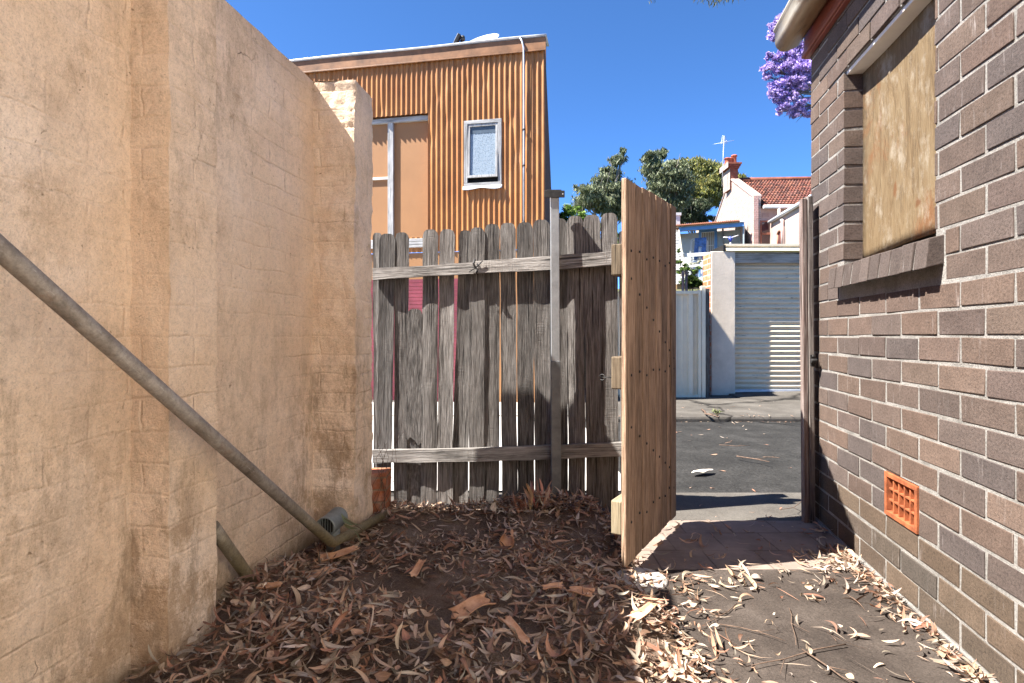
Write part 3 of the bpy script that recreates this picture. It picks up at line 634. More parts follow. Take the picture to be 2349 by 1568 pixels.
# ---------------------------------------------------------------- open gate
ga = Vector((0.447, 2.235, 0.05)); gb = Vector((0.826, 2.866, 0.05)); gu = (gb - ga); GW = gu.length; gu /= GW
gn = Vector((gu.y, -gu.x, 0))                   # right-hand face, towards the path
gate = thing('timber_gate', (gb.x, gb.y, 0), 'brown timber board gate standing open, studded with rusty nails', 'gate')
ws = [0.118, 0.092, 0.094, 0.094, 0.092, 0.094, 0.05, 0.1]; sw = sum(ws); s_ = 0
for k, wd in enumerate(ws):
    wd = wd * GW / sw; o = ga + gu * (s_ + 0.0015) - gn * 0.0; r2 = random.Random(k + 90)
    zt = 1.583 + 0.026 * (s_ / GW) + (r2.random() - .5) * 0.006; zb = (r2.random() - .5) * 0.01
    b = MB(); b.obox(o + Vector((0, 0, zb)) - gn * (0.018 + r2.random() * .002), gu * (wd - 0.008), gn * (0.017 + 0.006 * r2.random()), (0, 0, zt - 0.05 - zb), 2); b.build('board', M['gate'], gate, 0.004); s_ += wd
for z0_, z1_, mm in ((1.20, 1.325, M['gaterail']), (0.745, 0.875, M['gaterail']), (0.165, 0.30, M['palewood'])):
    b = MB(); b.obox(ga + gu * 0.012 - gn * 0.0665 + Vector((0, 0, z0_ - .05)), gu * (GW - 0.03), gn * 0.045, (0, 0, z1_ - z0_), 0); b.build('gate_rail', mm, gate, 0.005)
nails = []
def nail_at(s, z):
    p = ga + gu * s + Vector((0, 0, z - 0.05)) + gn * 0.0005
    if not nails:
        b = MB(); b.lathe(p, gn, [(0.0055, 0), (0.006, 0.002), (0.004, 0.0045), (0.0, 0.005)], 10); o = b.build('nail_head', M['steel_dark'], gate); nails.append((o, p))
    else:
        src, p0 = nails[0]; o = src.copy(); COL.objects.link(o); o.parent = gate; o.location = p - p0
s_ = 0
for k, wd in enumerate(ws):
    wd = wd * GW / sw; c = s_ + wd * 0.5; s_ += wd
    for z in (1.30, 0.80, 0.21): nail_at(c, z + 0.012 * math.sin(k * 2.3))
    nail_at(c, 1.22 - 0.40 * c / GW * 1.0); nail_at(c, 0.62 - 0.36 * c / GW)
b = MB(); e = ga + gu * 0.02 - gn * 0.0665 + Vector((0, 0, 0.74)); b.tube([e, e - gn * 0.03] + [e - gn * (0.04 + 0.012 * math.cos(a)) + Vector((0, 0, 0.012 * math.sin(a))) for a in [k * 0.6 for k in range(10)]], 0.0025, 6); b.build('latch_eye', M['steel_dark'], gate)

# hinge post hidden mostly behind the gate
hp = thing('hinge_post', (0.70, 3.16, 0), 'dark timber post glimpsed between the fence end and the open gate', 'post')
b = MB(); b.box((0.655, 3.175, -0.1), (0.73, 3.25, 1.30)); b.build('shaft', M['darkpost'], hp, 0.004)

# latch post against the brick wall
lp = thing('gate_post', (1.53, 2.94, 0), 'tall pair of grey and red stained timbers forming the gate post against the brick wall', 'gate post')
b = MB(); b.hexa([(1.494, 2.905, -0.05), (1.519, 2.905, -0.05), (1.522, 2.945, -0.05), (1.497, 2.945, -0.05), (1.482, 2.905, 1.66), (1.507, 2.905, 1.66), (1.51, 2.945, 1.66), (1.485, 2.945, 1.66)]); b.build('stop_batten', M['redpost'], lp, 0.003)
b = MB(); b.hexa([(1.5215, 2.9, -0.05), (1.548, 2.9, -0.05), (1.551, 2.99, -0.05), (1.5245, 2.99, -0.05), (1.5095, 2.9, 1.672), (1.536, 2.9, 1.672), (1.539, 2.99, 1.672), (1.5125, 2.99, 1.672)]); b.build('post', M['gatepost'], lp, 0.003)
lt = P(1863, 828, 2.895); b = MB(); b.box((lt.x - 0.012, 2.886, lt.z - 0.03), (lt.x + 0.012, 2.895, lt.z + 0.03)); b.lathe((lt.x - 0.004, 2.876, lt.z), (1, 0, 0), [(0.0, -0.012), (0.011, -0.012), (0.011, 0.016), (0.0, 0.016)], 12)
b.lathe((lt.x, 2.8858, lt.z + .022), (0, -1, 0), [(0.006, 0), (0.004, .003), (0, .004)], 8); b.lathe((lt.x, 2.8858, lt.z - .022), (0, -1, 0), [(0.006, 0), (0.004, .003), (0, .004)], 8)
b.build('latch', M['steel_dark'], lp, 0.001)

# ---------------------------------------------------------------- brick house on the right
BO = Vector((1.59, 3.03, 0)); bu = Vector((-0.1754, -0.9845, 0)); bn = Vector((0.9845, -0.1754, 0))    # bn points into the wall
def bp(s, d, z): return BO + bu * s + bn * d + Vector((0, 0, z))
house = thing('brick_house', bp(0.8, 0.12, 0), 'brown brick cottage wall with pale mortar and a boarded window on the right', 'house')
C0 = 0.01; CP = 0.086; S0, S1, ZB, ZT = 0.441, 1.186, C0 + 15 * CP, C0 + 25 * CP
pal = [(0.108, 0.075, 0.059), (0.100, 0.071, 0.058), (0.114, 0.081, 0.064), (0.091, 0.070, 0.061), (0.094, 0.070, 0.061), (0.097, 0.072, 0.060), (0.103, 0.076, 0.061), (0.109, 0.077, 0.061)]
b = MB(); r2 = random.Random(5)
for k in range(29):
    z0_ = C0 + k * CP + 0.006; z1_ = z0_ + 0.075
    s_ = -0.115 if k % 2 == 0 else -0.235
    while s_ < 2.3:
        a, e = s_ + 0.0055, min(2.3, s_ + 0.2345); s_ += 0.24
        a = max(a, 0.0)
        if e - a < 0.03: continue
        segs = [(a, e)]
        cuts = []
        if 15 <= k < 25: cuts.append((S0, S1))
        if k in (13, 14): cuts.append((S0 - 0.065, S1 + 0.06))
        if k in (3, 4): cuts.append((0.842, 1.088))
        for c0, c1 in cuts:
            segs = [q for (x, y) in segs for q in ((x, min(y, c0)), (max(x, c1), y)) if q[1] - q[0] > 0.012]
        for x, y in segs:
            c = pal[min(7, int(r2.random() * 8))]; q = 0.86 + 0.26 * r2.random(); c = tuple(v * q for v in c)
            if r2.random() < .13: c = (0.080, 0.065, 0.060)
            if k < 3: c = (c[0] * 0.88, c[1] * 0.91, c[2] * 0.83)
            pr = -0.001 + 0.003 * r2.random() + (-0.004 if k >= 25 and x < S1 and y > S0 else 0)
            tz = (r2.random() - .5) * 0.003
            b.jhexa(bp(x + r2.random() * .002, pr, z0_ + tz), bu * (y - x - r2.random() * .002), bn * 0.10, (0, 0, z1_ - z0_), 0.0035, c, r2)
b.build('brick_wall', M['brick'], house, 0.0022)
b = MB()
for s0_, s1_, z0_, z1_ in ((0.003, 2.3, -0.06, C0 + 3 * CP), (0.003, 0.844, C0 + 3 * CP + .0002, C0 + 5 * CP), (1.086, 2.3, C0 + 3 * CP + .0002, C0 + 5 * CP), (0.003, 2.3, C0 + 5 * CP + .0002, ZB - CP), (0.003, S0 - 0.004, ZB - CP, 2.52), (S1 + 0.004, 2.3, ZB - CP, 2.52), (S0 - 0.004, S1 + 0.004, ZT + 0.004, 2.52)):
    b.obox(bp(s0_, 0.0035, z0_), bu * (s1_ - s0_), bn * 0.24, (0, 0, z1_ - z0_))
b.obox(bp(0.0, -0.006, -0.06), bu * 2.3, bn * 0.009, (0, 0, 0.072))
b.build('mortar_core', M['mortar'], house, 0.001)
b = MB(); b.obox(bp(2.302, -0.03, -0.06), bu * 3.4, bn * 0.30, (0, 0, 5.1)); b.build('bounce_wing', M['bounce_cream'], house, 0.01)  # unseen wing added as a reflector, bounces sun onto the left wall
b = MB(); b.box((-3.5, -6.5, -0.06), (1.1, -2.9, 5.2)); b.box((-3.6, -6.6, 5.201), (1.2, -2.8, 5.35)); b.build('sky_blocker', M['stubbrick'], house, 0.01)  # unseen block added behind the camera to cut sky light
b = MB(); b.obox(bp(0.01, 0.25, -0.06), bu * 5, bn * 4, (0, 0, 2.5)); b.build('end_wall', M['mortar'], house)
wb = MB(); wb.grid(lambda u, v: bp(S0 + 0.006 + (S1 - S0 - .012) * u, 0.078 + 0.004 * math.sin(u * 5) * v, ZB + 0.004 + 0.012 * math.sin(u * 2.8) * (1 - v) - (0.02 * (1 - v) * (0.4 - u)) + (ZT - ZB - .01) * v), 16, 20, uvf=lambda u, v: (u * .745, v * .86))
win = wb.build('window_board', M['ply'], house, 0, None, 0.012)
b = MB(); b.obox(bp(S0 + 0.002, 0.012, ZT - 0.014), bu * (S1 - S0 - .004), bn * 0.085, (0, 0, 0.0165)); b.build('lintel_plate', M['white'], house, 0.002)
b = MB(); n = 10; w_ = (S1 - S0 + 0.11) / n; r2 = random.Random(3)
for k in range(n):
    s_ = S0 - 0.055 + k * w_; q = 0.8 + .35 * r2.random(); c = tuple(v * q for v in (0.088, 0.069, 0.061))
    o = bp(s_ + 0.004, -0.055 + 0.006 * r2.random(), ZB - 0.128 + 0.004 * r2.random())
    dn = bn * 0.128 + Vector((0, 0, 0.030)); up_ = Vector((0, 0, 0.096)) + bn * 0.010
    b.obox(o, bu * (w_ - 0.009), dn, up_, 2, c)
b.build('window_sill', M['brick'], house, 0.003)
b = MB(); b.obox(bp(S0 - 0.045, -0.0465, ZB - 0.122), bu * (S1 - S0 + 0.09), bn * 0.12 + Vector((0, 0, 0.030)), Vector((0, 0, 0.082)) + bn * 0.010); b.build('sill_mortar', M['mortar'], house)
# terracotta air brick
V0, V1, VZ0, VZ1 = 0.846, 1.084, C0 + 3 * CP + 0.005, C0 + 5 * CP - 0.003
b = MB(); fr = 0.017
for s0_, s1_, z0_, z1_ in ((V0, V1, VZ0, VZ0 + fr), (V0, V1, VZ1 - fr, VZ1), (V0, V0 + fr, VZ0 + fr, VZ1 - fr), (V1 - fr, V1, VZ0 + fr, VZ1 - fr)): b.obox(bp(s0_, -0.004, z0_), bu * (s1_ - s0_), bn * 0.07, (0, 0, z1_ - z0_))
for k in range(1, 5): s_ = V0 + fr + (V1 - V0 - 2 * fr) * k / 5; b.obox(bp(s_ - 0.0035, 0.002, VZ0 + fr), bu * 0.007, bn * 0.055, (0, 0, VZ1 - VZ0 - 2 * fr))
for k in range(1, 3):
    z = VZ0 + fr + (VZ1 - VZ0 - 2 * fr) * k / 3
    for j in range(5): s_ = V0 + fr + (V1 - V0 - 2 * fr) * j / 5; b.obox(bp(s_ + 0.0036, 0.003, z - 0.0035), bu * ((V1 - V0 - 2 * fr) / 5 - 0.0072), bn * 0.055, (0, 0, 0.007))
av = b.build('air_vent', M['terracotta'], house, 0.0012)
b = MB(); b.obox(bp(V0 + .002, 0.056, VZ0 + .002), bu * (V1 - V0 - .004), bn * 0.01, (0, 0, VZ1 - VZ0 - .004)); b.build('vent_back', simple('shaded_terracotta', (0.20, 0.055, 0.02), .9), av)  # cell backs coloured darker to deepen the shade inside
b = MB(); b.obox(bp(-0.012, -0.03, 2.435), bu * 5, bn * 0.027, (0, 0, 0.20)); b.obox(bp(-0.015, -0.042, 2.44), bu * 5, bn * 0.0115, (0, 0, 0.03)); b.build('fascia', M['fascia'], house, 0.004)
gp = []
for k in range(13):
    a = math.pi * (k / 12); gp.append((-0.043 - 0.0, 0))
prof = [(-0.045, 2.645), (-0.045, 2.535), (-0.060, 2.526), (-0.095, 2.512), (-0.115, 2.508), (-0.138, 2.513), (-0.155, 2.532), (-0.162, 2.552), (-0.164, 2.612), (-0.171, 2.618), (-0.171, 2.628)]
g = MB(); nn = len(prof)
g.grid(lambda u, v: bp(-0.05 + 4.5 * v, prof[round(u * (nn - 1))][0], prof[round(u * (nn - 1))][1]), nn - 1, 24, uvf=lambda u, v: (u * .3, v * 4.5))
g.build('gutter', M['gutter'], house, 0, None, 0.003)
b = MB(); k = len(b.v); b.v += [tuple(bp(-0.052, d, z)) for d, z in prof] ; b.face(list(range(nn)), None); b.build('gutter_end', M['gutter_in'], house, 0, None, 0.004)
b = MB(); b.quad(bp(-0.1, -0.13, 2.625), bp(5, -0.13, 2.625), bp(5, 1.6, 3.45), bp(-0.1, 1.6, 3.45)); b.build('roof', M['tile2'] if 'tile2' in M else M['rust'], house, 0, None, 0.03)

# ---------------------------------------------------------------- corrugated iron house across the lane
HC = Vector((0.451, 7.8, 0)); hu = Vector((-0.9818, 0.1898, 0)); hn = Vector((-0.1898, -0.9818, 0))
def hp_(t, z, o=0.0): return HC + hu * t + hn * o + Vector((0, 0, z))
def HT(px, o=0.0):
    k = (px - 1174.5) / F; c = HC + hn * o
    return (k * c.y - c.x) / (hu.x - k * hu.y)
def HZ(px, py, o=0.0):
    t = HT(px, o); y = HC.y + hu.y * t + hn.y * o; return CAMZ - (py - 770) * y / F
ih = thing('iron_clad_house', hp_(3, 0, -1), 'two storey orange corrugated iron house across the lane', 'house')
TOP = 5.036
zc_top = HZ(1250, 108); z_bot = HZ(1050, 577)
tp1, tp0 = HT(982), HT(700); zp1, zp0 = HZ(960, 262), HZ(960, 545)
tw0, tw1 = HT(1151), HT(1065); zw1, zw0 = HZ(1108, 276), HZ(1108, 428)
TL = 9.0; PITCH = 0.076
def corr_y(t, z):
    sheet = math.floor(t / 0.762)
    r = math.sin(2 * math.pi * t / PITCH) * 0.0125
    k = math.floor(t / PITCH)
    dent = 0.0
    hsh = math.sin(k * 12.9898) * 43758.5453; hsh -= math.floor(hsh)
    zz = 2.2 + 2.8 * hsh
    if hsh > 0.45: dent = -0.009 * math.exp(-((z - zz) / 0.09) ** 2) + 0.006 * math.exp(-((z - zz - 0.35) / 0.2) ** 2)
    return r + dent + 0.004 * math.sin(t * 2.1 + z * 1.3) + 0.003 * (sheet % 2)
b = MB(); nu = int(TL / PITCH) * 8; nv = 70
def inhole(t, z): return (tp1 < t and zp0 < z < zp1) or (tw0 < t < tw1 and zw0 < z < zw1)
zs = sorted(set([z_bot + (TOP - 0.02 - z_bot) * j / nv for j in range(nv + 1)] + [zp0, zp1, zw0, zw1]))
ts = sorted([TL * i / nu for i in range(nu + 1)] + [tp1, tw0, tw1])
base = len(b.v)
for z in zs:
    for t in ts: b.v.append(tuple(hp_(t, z, corr_y(t, z))))
ntt = len(ts)
for j in range(len(zs) - 1):
    for i in range(ntt - 1):
        if inhole((ts[i] + ts[i + 1]) / 2, (zs[j] + zs[j + 1]) / 2): continue
        a = base + j * ntt + i; b.face((a + 1, a, a + ntt, a + ntt + 1), None, None, 0, True)
b.build('corrugated_cladding', M['corr'], ih, 0, None, 0.0)
RC = 0.10
b = MB(); b.quad(hp_(TL, zp0 - .05, -RC), hp_(tp1 - 0.02, zp0 - .05, -RC), hp_(tp1 - 0.02, zp1 + 0.06, -RC), hp_(TL, zp1 + 0.06, -RC)); b.build('flat_panel', M['panel'], ih, 0, None, 0.01)
b = MB(); b.obox(hp_(tp1 - 0.012, zp0, -RC - .01), hu * 0.012, -hn * -0.10, (0, 0, zp1 - zp0)); b.build('panel_return', M['corr'], ih)
b = MB(); b.obox(hp_(tp1, zp1 - 0.075, -RC), hu * 5, hn * 0.05, (0, 0, 0.07), 0); b.build('panel_head', M['trim'], ih, 0.004)
ta, tb = HT(903, -.07), HT(890, -.07); b = MB(); b.obox(hp_(ta, zp0, -RC), hu * (tb - ta), hn * 0.045, (0, 0, zp1 - zp0 - 0.076), 2); b.build('panel_mullion', M['trim'], ih, 0.004)
zt_ = HZ(875, 407); b = MB(); b.obox(hp_(tb + .001, zt_ - 0.014, -RC), hu * 4, hn * 0.03, (0, 0, 0.035), 0); b.build('panel_transom', M['white'], ih, 0.003)
zl = HZ(955, 548); b = MB(); b.obox(hp_(tp1 - 0.03, zl - 0.05, -RC), hu * 5, hn * 0.12, (0, 0, 0.05), 0); b.obox(hp_(tp1 - 0.03, zl - 0.13, -.02), hu * 5, hn * 0.05, (0, 0, 0.078), 0); b.build('panel_sill', M['trim'], ih, 0.003)
# window
wt0, wt1, wz0, wz1 = tw0, tw1, zw0, zw1
wf = MB(); fw = 0.05
for a, e, z0_, z1_, g_ in ((wt0, wt1, wz1 - fw, wz1, 0), (wt0, wt1, wz0, wz0 + fw, 0), (wt0, wt0 + fw, wz0 + fw, wz1 - fw, 2), (wt1 - fw, wt1, wz0 + fw, wz1 - fw, 2)): wf.obox(hp_(a, z0_, -0.045), hu * (e - a), hn * 0.065, (0, 0, z1_ - z0_), g_)
wfo = wf.build('window_frame', M['trim'], ih, 0.003)
sa = MB(); a0, a1, y0_, y1_ = wt0 + fw + .004, wt1 - fw - .004, wz0 + fw + 0.07, wz1 - fw - .004; f2 = 0.032
lean = hn * 0.028
for a, e, z0_, z1_ in ((a0, a1, y1_ - f2, y1_), (a0, a1, y0_, y0_ + f2), (a0, a0 + f2, y0_ + f2, y1_ - f2), (a1 - f2, a1, y0_ + f2, y1_ - f2)): sa.obox(hp_(a, z0_, -0.02) + lean * (1 - (z0_ - y0_) / (y1_ - y0_)), hu * (e - a), hn * 0.03, Vector((0, 0, z1_ - z0_)) - lean * ((z1_ - z0_) / (y1_ - y0_)), 2)
sa.build('sash', M['trim'], wfo, 0.002)
pn = MB(); pn.quad(hp_(a1 - f2 + .004, y0_ + f2 - .004, -0.012) + lean, hp_(a0 + f2 - .004, y0_ + f2 - .004, -0.012) + lean, hp_(a0 + f2 - .004, y1_ - f2 + .004, -0.012), hp_(a1 - f2 + .004, y1_ - f2 + .004, -0.012)); pn.build('pane', M['frost'], wfo)
lc = MB(); la, lb_ = a0 + f2 + .004, a1 - f2 - .004
lc.grid(lambda u, v: hp_(la + (lb_ - la) * u, y1_ - f2 - 0.10 - (0.018 * abs(math.sin(u * math.pi * 8)) if v > .5 else -0.012 * 0), -0.008) if False else hp_(la + (lb_ - la) * u, (y1_ - f2 - 0.002) - (0.085 + 0.016 * abs(math.sin(u * math.pi * 8))) * v, -0.0085 + 0.004), 64, 1, sm=False); lc.build('lace_edge', simple('dark_blue_shade', (0.075, 0.10, 0.125), 0.4, 0, .1), wfo)
bk = MB(); bk.quad(hp_(wt1, wz0, -0.06), hp_(wt0, wz0, -0.06), hp_(wt0, wz1, -0.06), hp_(wt1, wz1, -0.06)); bk.build('dark_interior', M['black'], wfo)
fl = MB(); fl.grid(lambda u, v: hp_(wt0 - 0.01 + (wt1 - wt0 + .02) * u, wz0 + 0.006 - (0.05 + 0.012 * math.sin(u * 9)) * v, 0.022 + 0.03 * v), 20, 2); fl.build('sill_flashing', M['brightwhite'], wfo, 0, None, 0.003)
# capping, conduit
b = MB()
b.obox(hp_(-0.02, TOP - 0.16, 0.012), hu * (TL + .02), hn * 0.028 - Vector((0, 0, 0)), (0, 0, 0.16)); b.obox(hp_(-0.02, TOP - 0.185, 0.03), hu * (TL + .02), hn * 0.015, (0, 0, 0.024)); b.build('capping', M['capping'], ih, 0.004)
b = MB(); b.grid(lambda u, v: hp_(-0.03 + TL * u, TOP + 0.001 + 0.006 * math.sin(u * 23) + (0.012 if v < .3 else 0), 0.065 - 0.3 * v), 60, 2); b.build('roof_edge', M['greymetal'], ih, 0, None, 0.012)
tc = HT(1202, .03); zcb = HZ(1205, 515); c0 = hp_(tc, TOP - 0.25, 0.05)
b = MB(); b.tube([hp_(tc + .005, zcb, 0.035), hp_(tc + .002, zcb + 1.0, 0.035), hp_(tc, TOP - 0.25, 0.05), hp_(tc, TOP - 0.13, 0.062), hp_(tc + 0.02, TOP - 0.05, 0.066), hp_(tc + 0.055, TOP + 0.02, 0.05), hp_(tc + 0.10, TOP + 0.045, 0.0), hp_(tc + 0.14, TOP + 0.02, -0.08), hp_(tc + .15, TOP - 0.02, -0.1)], 0.0125, 8); b.build('conduit', M['greymetal'], ih)
for zz in (HZ(1203, 300), HZ(1204, 382), zcb + 0.02):
    b = MB(); b.lathe(hp_(tc + .003, zz - .01, 0.035), (0, 0, 1), [(0.0, 0), (0.022, 0), (0.022, 0.02), (0.0, 0.02)], 10); b.build('conduit_clip', M['steel_dark'], ih)
# side wall, roof and a hidden upper roof added for the garage shadow
def vz_(p, z): return Vector((p.x, p.y, z))
sd_ = Vector((0.066, 0.9978, 0)); c1 = HC + hn * 0.005
b = MB()
side = [c1 + Vector((0.012, 0, -0.1)), c1 + sd_ * 0.8 + Vector((0.055, 0, -0.1)), c1 + sd_ * 3.2 + Vector((0.06, 0, -.1))]
b.hexa([c1, c1 + Vector((0.74, 9.0, 0)), c1 + Vector((-0.2, 9.0, 0)), c1 + Vector((-.2, 0.3, 0)), c1 + Vector((0, 0, TOP)), c1 + Vector((0.72, 9.0, TOP)), c1 + Vector((-0.2, 9.0, TOP)), c1 + Vector((-.2, .3, TOP))], 2); b.build('side_wall', M['darkside'], ih)
b = MB(); b.hexa([hp_(0.03, 4.6, -.12), hp_(TL, 4.6, -.12), hp_(TL, 4.6, -5), c1 + Vector((0.3, 4.6, 4.6)), hp_(0.03, TOP - .05, -.12), hp_(TL, TOP - .05, -.12), hp_(TL, TOP - .05, -5), c1 + Vector((0.3, 4.6, TOP - .05))])
u0_ = c1 + Vector((0.062, 0.80, 0)); u1_ = c1 + Vector((0.095, 1.30, 0)); u2_ = c1 + Vector((.3, 4.6, 0)); lf = hu * (TL - .2)
for p_, q_, za_, zb2_ in ((u0_, u1_, 5.40, 5.66), (u1_ + Vector((0, .002, 0)), u2_, 5.66, 5.66)): b.hexa([vz_(p_, TOP - .06), vz_(q_, TOP - .06), vz_(q_ + lf, TOP - .06), vz_(p_ + lf, TOP - .06), vz_(p_, za_), vz_(q_, zb2_), vz_(q_ + lf, zb2_), vz_(p_ + lf, za_)])
b.build('roof', M['rust'], ih)
# lower storey
b = MB(); zb_ = z_bot; b.obox(hp_(0.0, -0.05, -0.2), hu * TL, hn * 0.185, (0, 0, zb_ - .005 + .05)); b.build('lower_wall', M['panel'], ih)
zs1 = HZ(990, 640); zs0 = HZ(990, 925); ts0 = HT(1056); b = MB(); n = 34
for k in range(n):
    z0_ = zs0 + (zs1 - zs0) * k / n; b.obox(hp_(ts0, z0_, -0.013), hu * (TL - ts0), hn * 0.012, Vector((0, 0, (zs1 - zs0) / n * 0.9)) + hn * 0.008, 0)
b.build('roller_shutter', M['shutter'], ih)

# dish and floodlight on the roof
dt = HT(1103, -.6); dz = thing('satellite_dish', hp_(dt, TOP, -0.3), 'pale satellite dish lying low on the roof of the orange iron house', 'satellite dish')
dc = P(1107, 92, 8.16); axd = Vector((-0.25, -0.62, 0.74)).normalized()
b = MB(); b.lathe(dc, axd, [(0.0, -0.075), (0.1, -0.06), (0.2, -0.02), (0.24, 0.0), (0.245, 0.0), (0.245, -0.008), (0.2, -0.03), (0.1, -0.072), (0.0, -0.09)], 32); b.build('dish', M['greymetal'], dz)
b = MB(); b.tube([dc - Vector((0, 0, .5)), dc - axd * 0.07], 0.02, 8); b.build('mast', M['galv'], dz)
fc = P(1053, 96, 8.2); fl_ = thing('rooftop_floodlight', fc - Vector((0, 0, 0.2)), 'small dark floodlight on a bent bracket beside the roof satellite dish', 'floodlight')
b = MB(); b.bar(fc + Vector((-0.06, 0, -0.05)), fc + Vector((0.01, 0, 0.09)), 0.10, 0.045, Vector((0, 1, 0))); b.build('lamp_head', M['black'], fl_, 0.006)
b = MB(); b.bar(fc + Vector((-0.083, 0, -0.055)), fc + Vector((-0.012, 0, 0.098)), 0.09, 0.012, Vector((0, 1, 0))); b.build('lamp_glass', M['greymetal'], fl_)
b = MB(); b.lathe(fc + Vector((0.055, -0.03, 0.045)), (0, 1, 0), [(0, 0), (0.032, 0), (0.032, 0.06), (0, .06)], 12); b.tube([fc + Vector((0.03, 0, 0.02)), fc + Vector((0.06, 0, -0.06)), fc + Vector((0.075, 0, -0.25))], 0.018, 8); b.tube([fc + Vector((-0.07, 0, -0.05)), fc + Vector((-0.095, 0, -0.12)), fc + Vector((-0.09, 0, -0.25))], 0.006, 6); b.build('bracket', M['steel_dark'], fl_)

# ---------------------------------------------------------------- garage and fence across the lane
GZ = 8.9
gar = thing('garage', (P(1760, 900, GZ).x, GZ, 0), 'grey rendered garage with a grimy cream roller door across the lane', 'garage')
xL, xR = P(1632, 0, GZ).x, P(1687, 0, GZ).x; zt_p = P(0, 577, GZ).z
b = MB(); b.box((xL, GZ, -0.02), (xR, GZ + 0.36, zt_p)); b.build('pier', M['greyrender'], gar, 0.01)
b = MB(); b.box((xL - 0.012, GZ + 0.012, 0), (xL - 0.001, GZ + 0.36, zt_p - 0.03)); b.build('brick_side', M['redbrick'], gar)
z_l0, z_l1 = P(0, 603, GZ).z, P(0, 578, GZ).z
b = MB(); b.box((xR + .002, GZ + 0.05, z_l0), (xR + 4, GZ + 0.15, z_l1), 0); b.build('lintel', M['lintelwood'], gar, 0.01)
DZ = GZ + 0.17; z_d0, z_d1 = P(0, 893, DZ).z, z_l0 + 0.06; npitch = 26
b = MB(); hh = (z_d1 - z_d0)
pr = []
for k in range(npitch):
    for q, o in ((0.0, 0.0), (0.12, 0.0), (0.34, -0.026), (0.62, -0.03), (0.86, -0.016), (0.93, 0.0)): pr.append((z_d0 + hh * (k + q) / npitch, o))
pr.append((z_d1, 0))
for (za, oa), (zb2, ob2) in zip(pr[:-1], pr[1:]): b.quad((xR - 0.05, DZ + oa, za), (xR + 4, DZ + oa, za), (xR + 4, DZ + ob2, zb2), (xR - .05, DZ + ob2, zb2))
b.build('roller_door', M['roller'], gar)
b = MB(); b.box((xR - .04, DZ - 0.03, z_d0 - 0.07), (xR + 4, DZ + .02, z_d0 - .002)); b.build('door_bottom_rail', M['greymetal'], gar, 0.004)
b = MB(); b.box((xR - .04, DZ + .03, -.02), (xR + 4, DZ + .1, 0.3)); b.build('dark_gap', M['black'], gar)
b = MB(); zr0, zr1 = P(0, 577, GZ).z + .004, P(0, 560, GZ).z; xa = P(1664, 0, GZ).x
for k, (d0, d1, e0_, e1_) in enumerate(((0.0, 0.34, 0.0, 0.012), (0.34, 0.42, 0.012, 0.055), (0.42, 0.58, 0.055, 0.055), (0.58, 0.68, 0.055, 0.02), (0.68, 0.95, 0.02, 0.02), (0.95, 1.0, 0.02, 0.05))):
    b.quad((xa, GZ - 0.04 + e0_, zr0 + (zr1 - zr0) * d0), (xa + 5, GZ - 0.04 + e0_, zr0 + (zr1 - zr0) * d0), (xa + 5, GZ - .04 + e1_, zr0 + (zr1 - zr0) * d1), (xa, GZ - .04 + e1_, zr0 + (zr1 - zr0) * d1))
b.quad((xa, GZ + 0.012, zr1), (xa + 5, GZ + .012, zr1), (xa + 5, GZ + 1.2, zr1 + .03), (xa + .25, GZ + 1.2, zr1 + .03)); b.build('roof_sheet', M['cream'], gar, 0, None, 0.004)
b = MB(); b.box((xa - 0.04, GZ - 0.02, zr0), (xa - .003, GZ + .5, zr1 - 0.02)); b.build('roof_end', M['black'], gar, 0.004)
b = MB(); b.hexa([(xR - .1, GZ - .55, 0.026), (xR + 4, GZ - .75, 0.026), (xR + 4, GZ + .3, 0.10), (xR - .1, GZ + .3, 0.03), (xR - .1, GZ - .55, 0.030), (xR + 4, GZ - .75, 0.03), (xR + 4, GZ + .3, 0.14), (xR - .1, GZ + .3, 0.06)]); struct(b.build('driveway_apron', M['concrete']))

SZ = 8.62; cf = thing('steel_panel_fence', (2.6, SZ, 0), 'cream ribbed steel panel fence beside the grey garage pier', 'fence')
x0, x1 = P(1420, 0, SZ).x, P(1600, 0, SZ).x; zt2, zb2_ = P(0, 668, SZ).z, P(0, 915, SZ).z
b = MB(); x = x1
prf = [(0, 0), (0.06, 0), (0.075, 0.035), (0.135, 0.035), (0.15, 0), (0.21, 0), (0.222, 0.012), (0.236, 0)]
pts = []
while x > x0:
    pts += [(x - d, o) for d, o in prf]; x -= 0.245
for (xa_, oa), (xb_, ob_) in zip(pts[:-1], pts[1:]): b.quad((xb_, SZ + 0.02 - ob_, zb2_ + .03), (xa_, SZ + .02 - oa, zb2_ + .03), (xa_, SZ + .02 - oa, zt2 - .02), (xb_, SZ + .02 - ob_, zt2 - .02))
b.build('sheet', M['cream'], cf, 0, None, 0.002)
b = MB(); b.box((x0, SZ - 0.03, zt2 - 0.05), (x1 + .01, SZ + 0.05, zt2), 0); b.build('top_rail', M['cream'], cf, 0.004)
b = MB(); b.box((x0, SZ - 0.03, zb2_), (x1 + .01, SZ + 0.05, zb2_ + .055), 0); b.build('bottom_rail', M['cream'], cf, 0.004)
for a, e, zt3 in ((1600.5, 1607, zt2 + 0.01), (1608, 1617, zt2 + 0.075)):
    b = MB(); b.box((P(a, 0, SZ).x, SZ - 0.034, -0.02), (P(e, 0, SZ).x, SZ + .06, zt3)); b.build('end_post', M['cream'], cf, 0.004)
wp_ = thing('timber_post', (P(1622, 0, SZ + .1).x, SZ + .1, 0), 'dark weathered timber post squeezed between the cream steel fence and the garage', 'post')
b = MB(); b.box((P(1617.5, 0, SZ + .06).x, SZ + .06, -.02), (P(1628, 0, SZ + .06).x, SZ + .16, P(0, 662, SZ + .06).z)); b.build('shaft', M['darkpost'], wp_, 0.006)

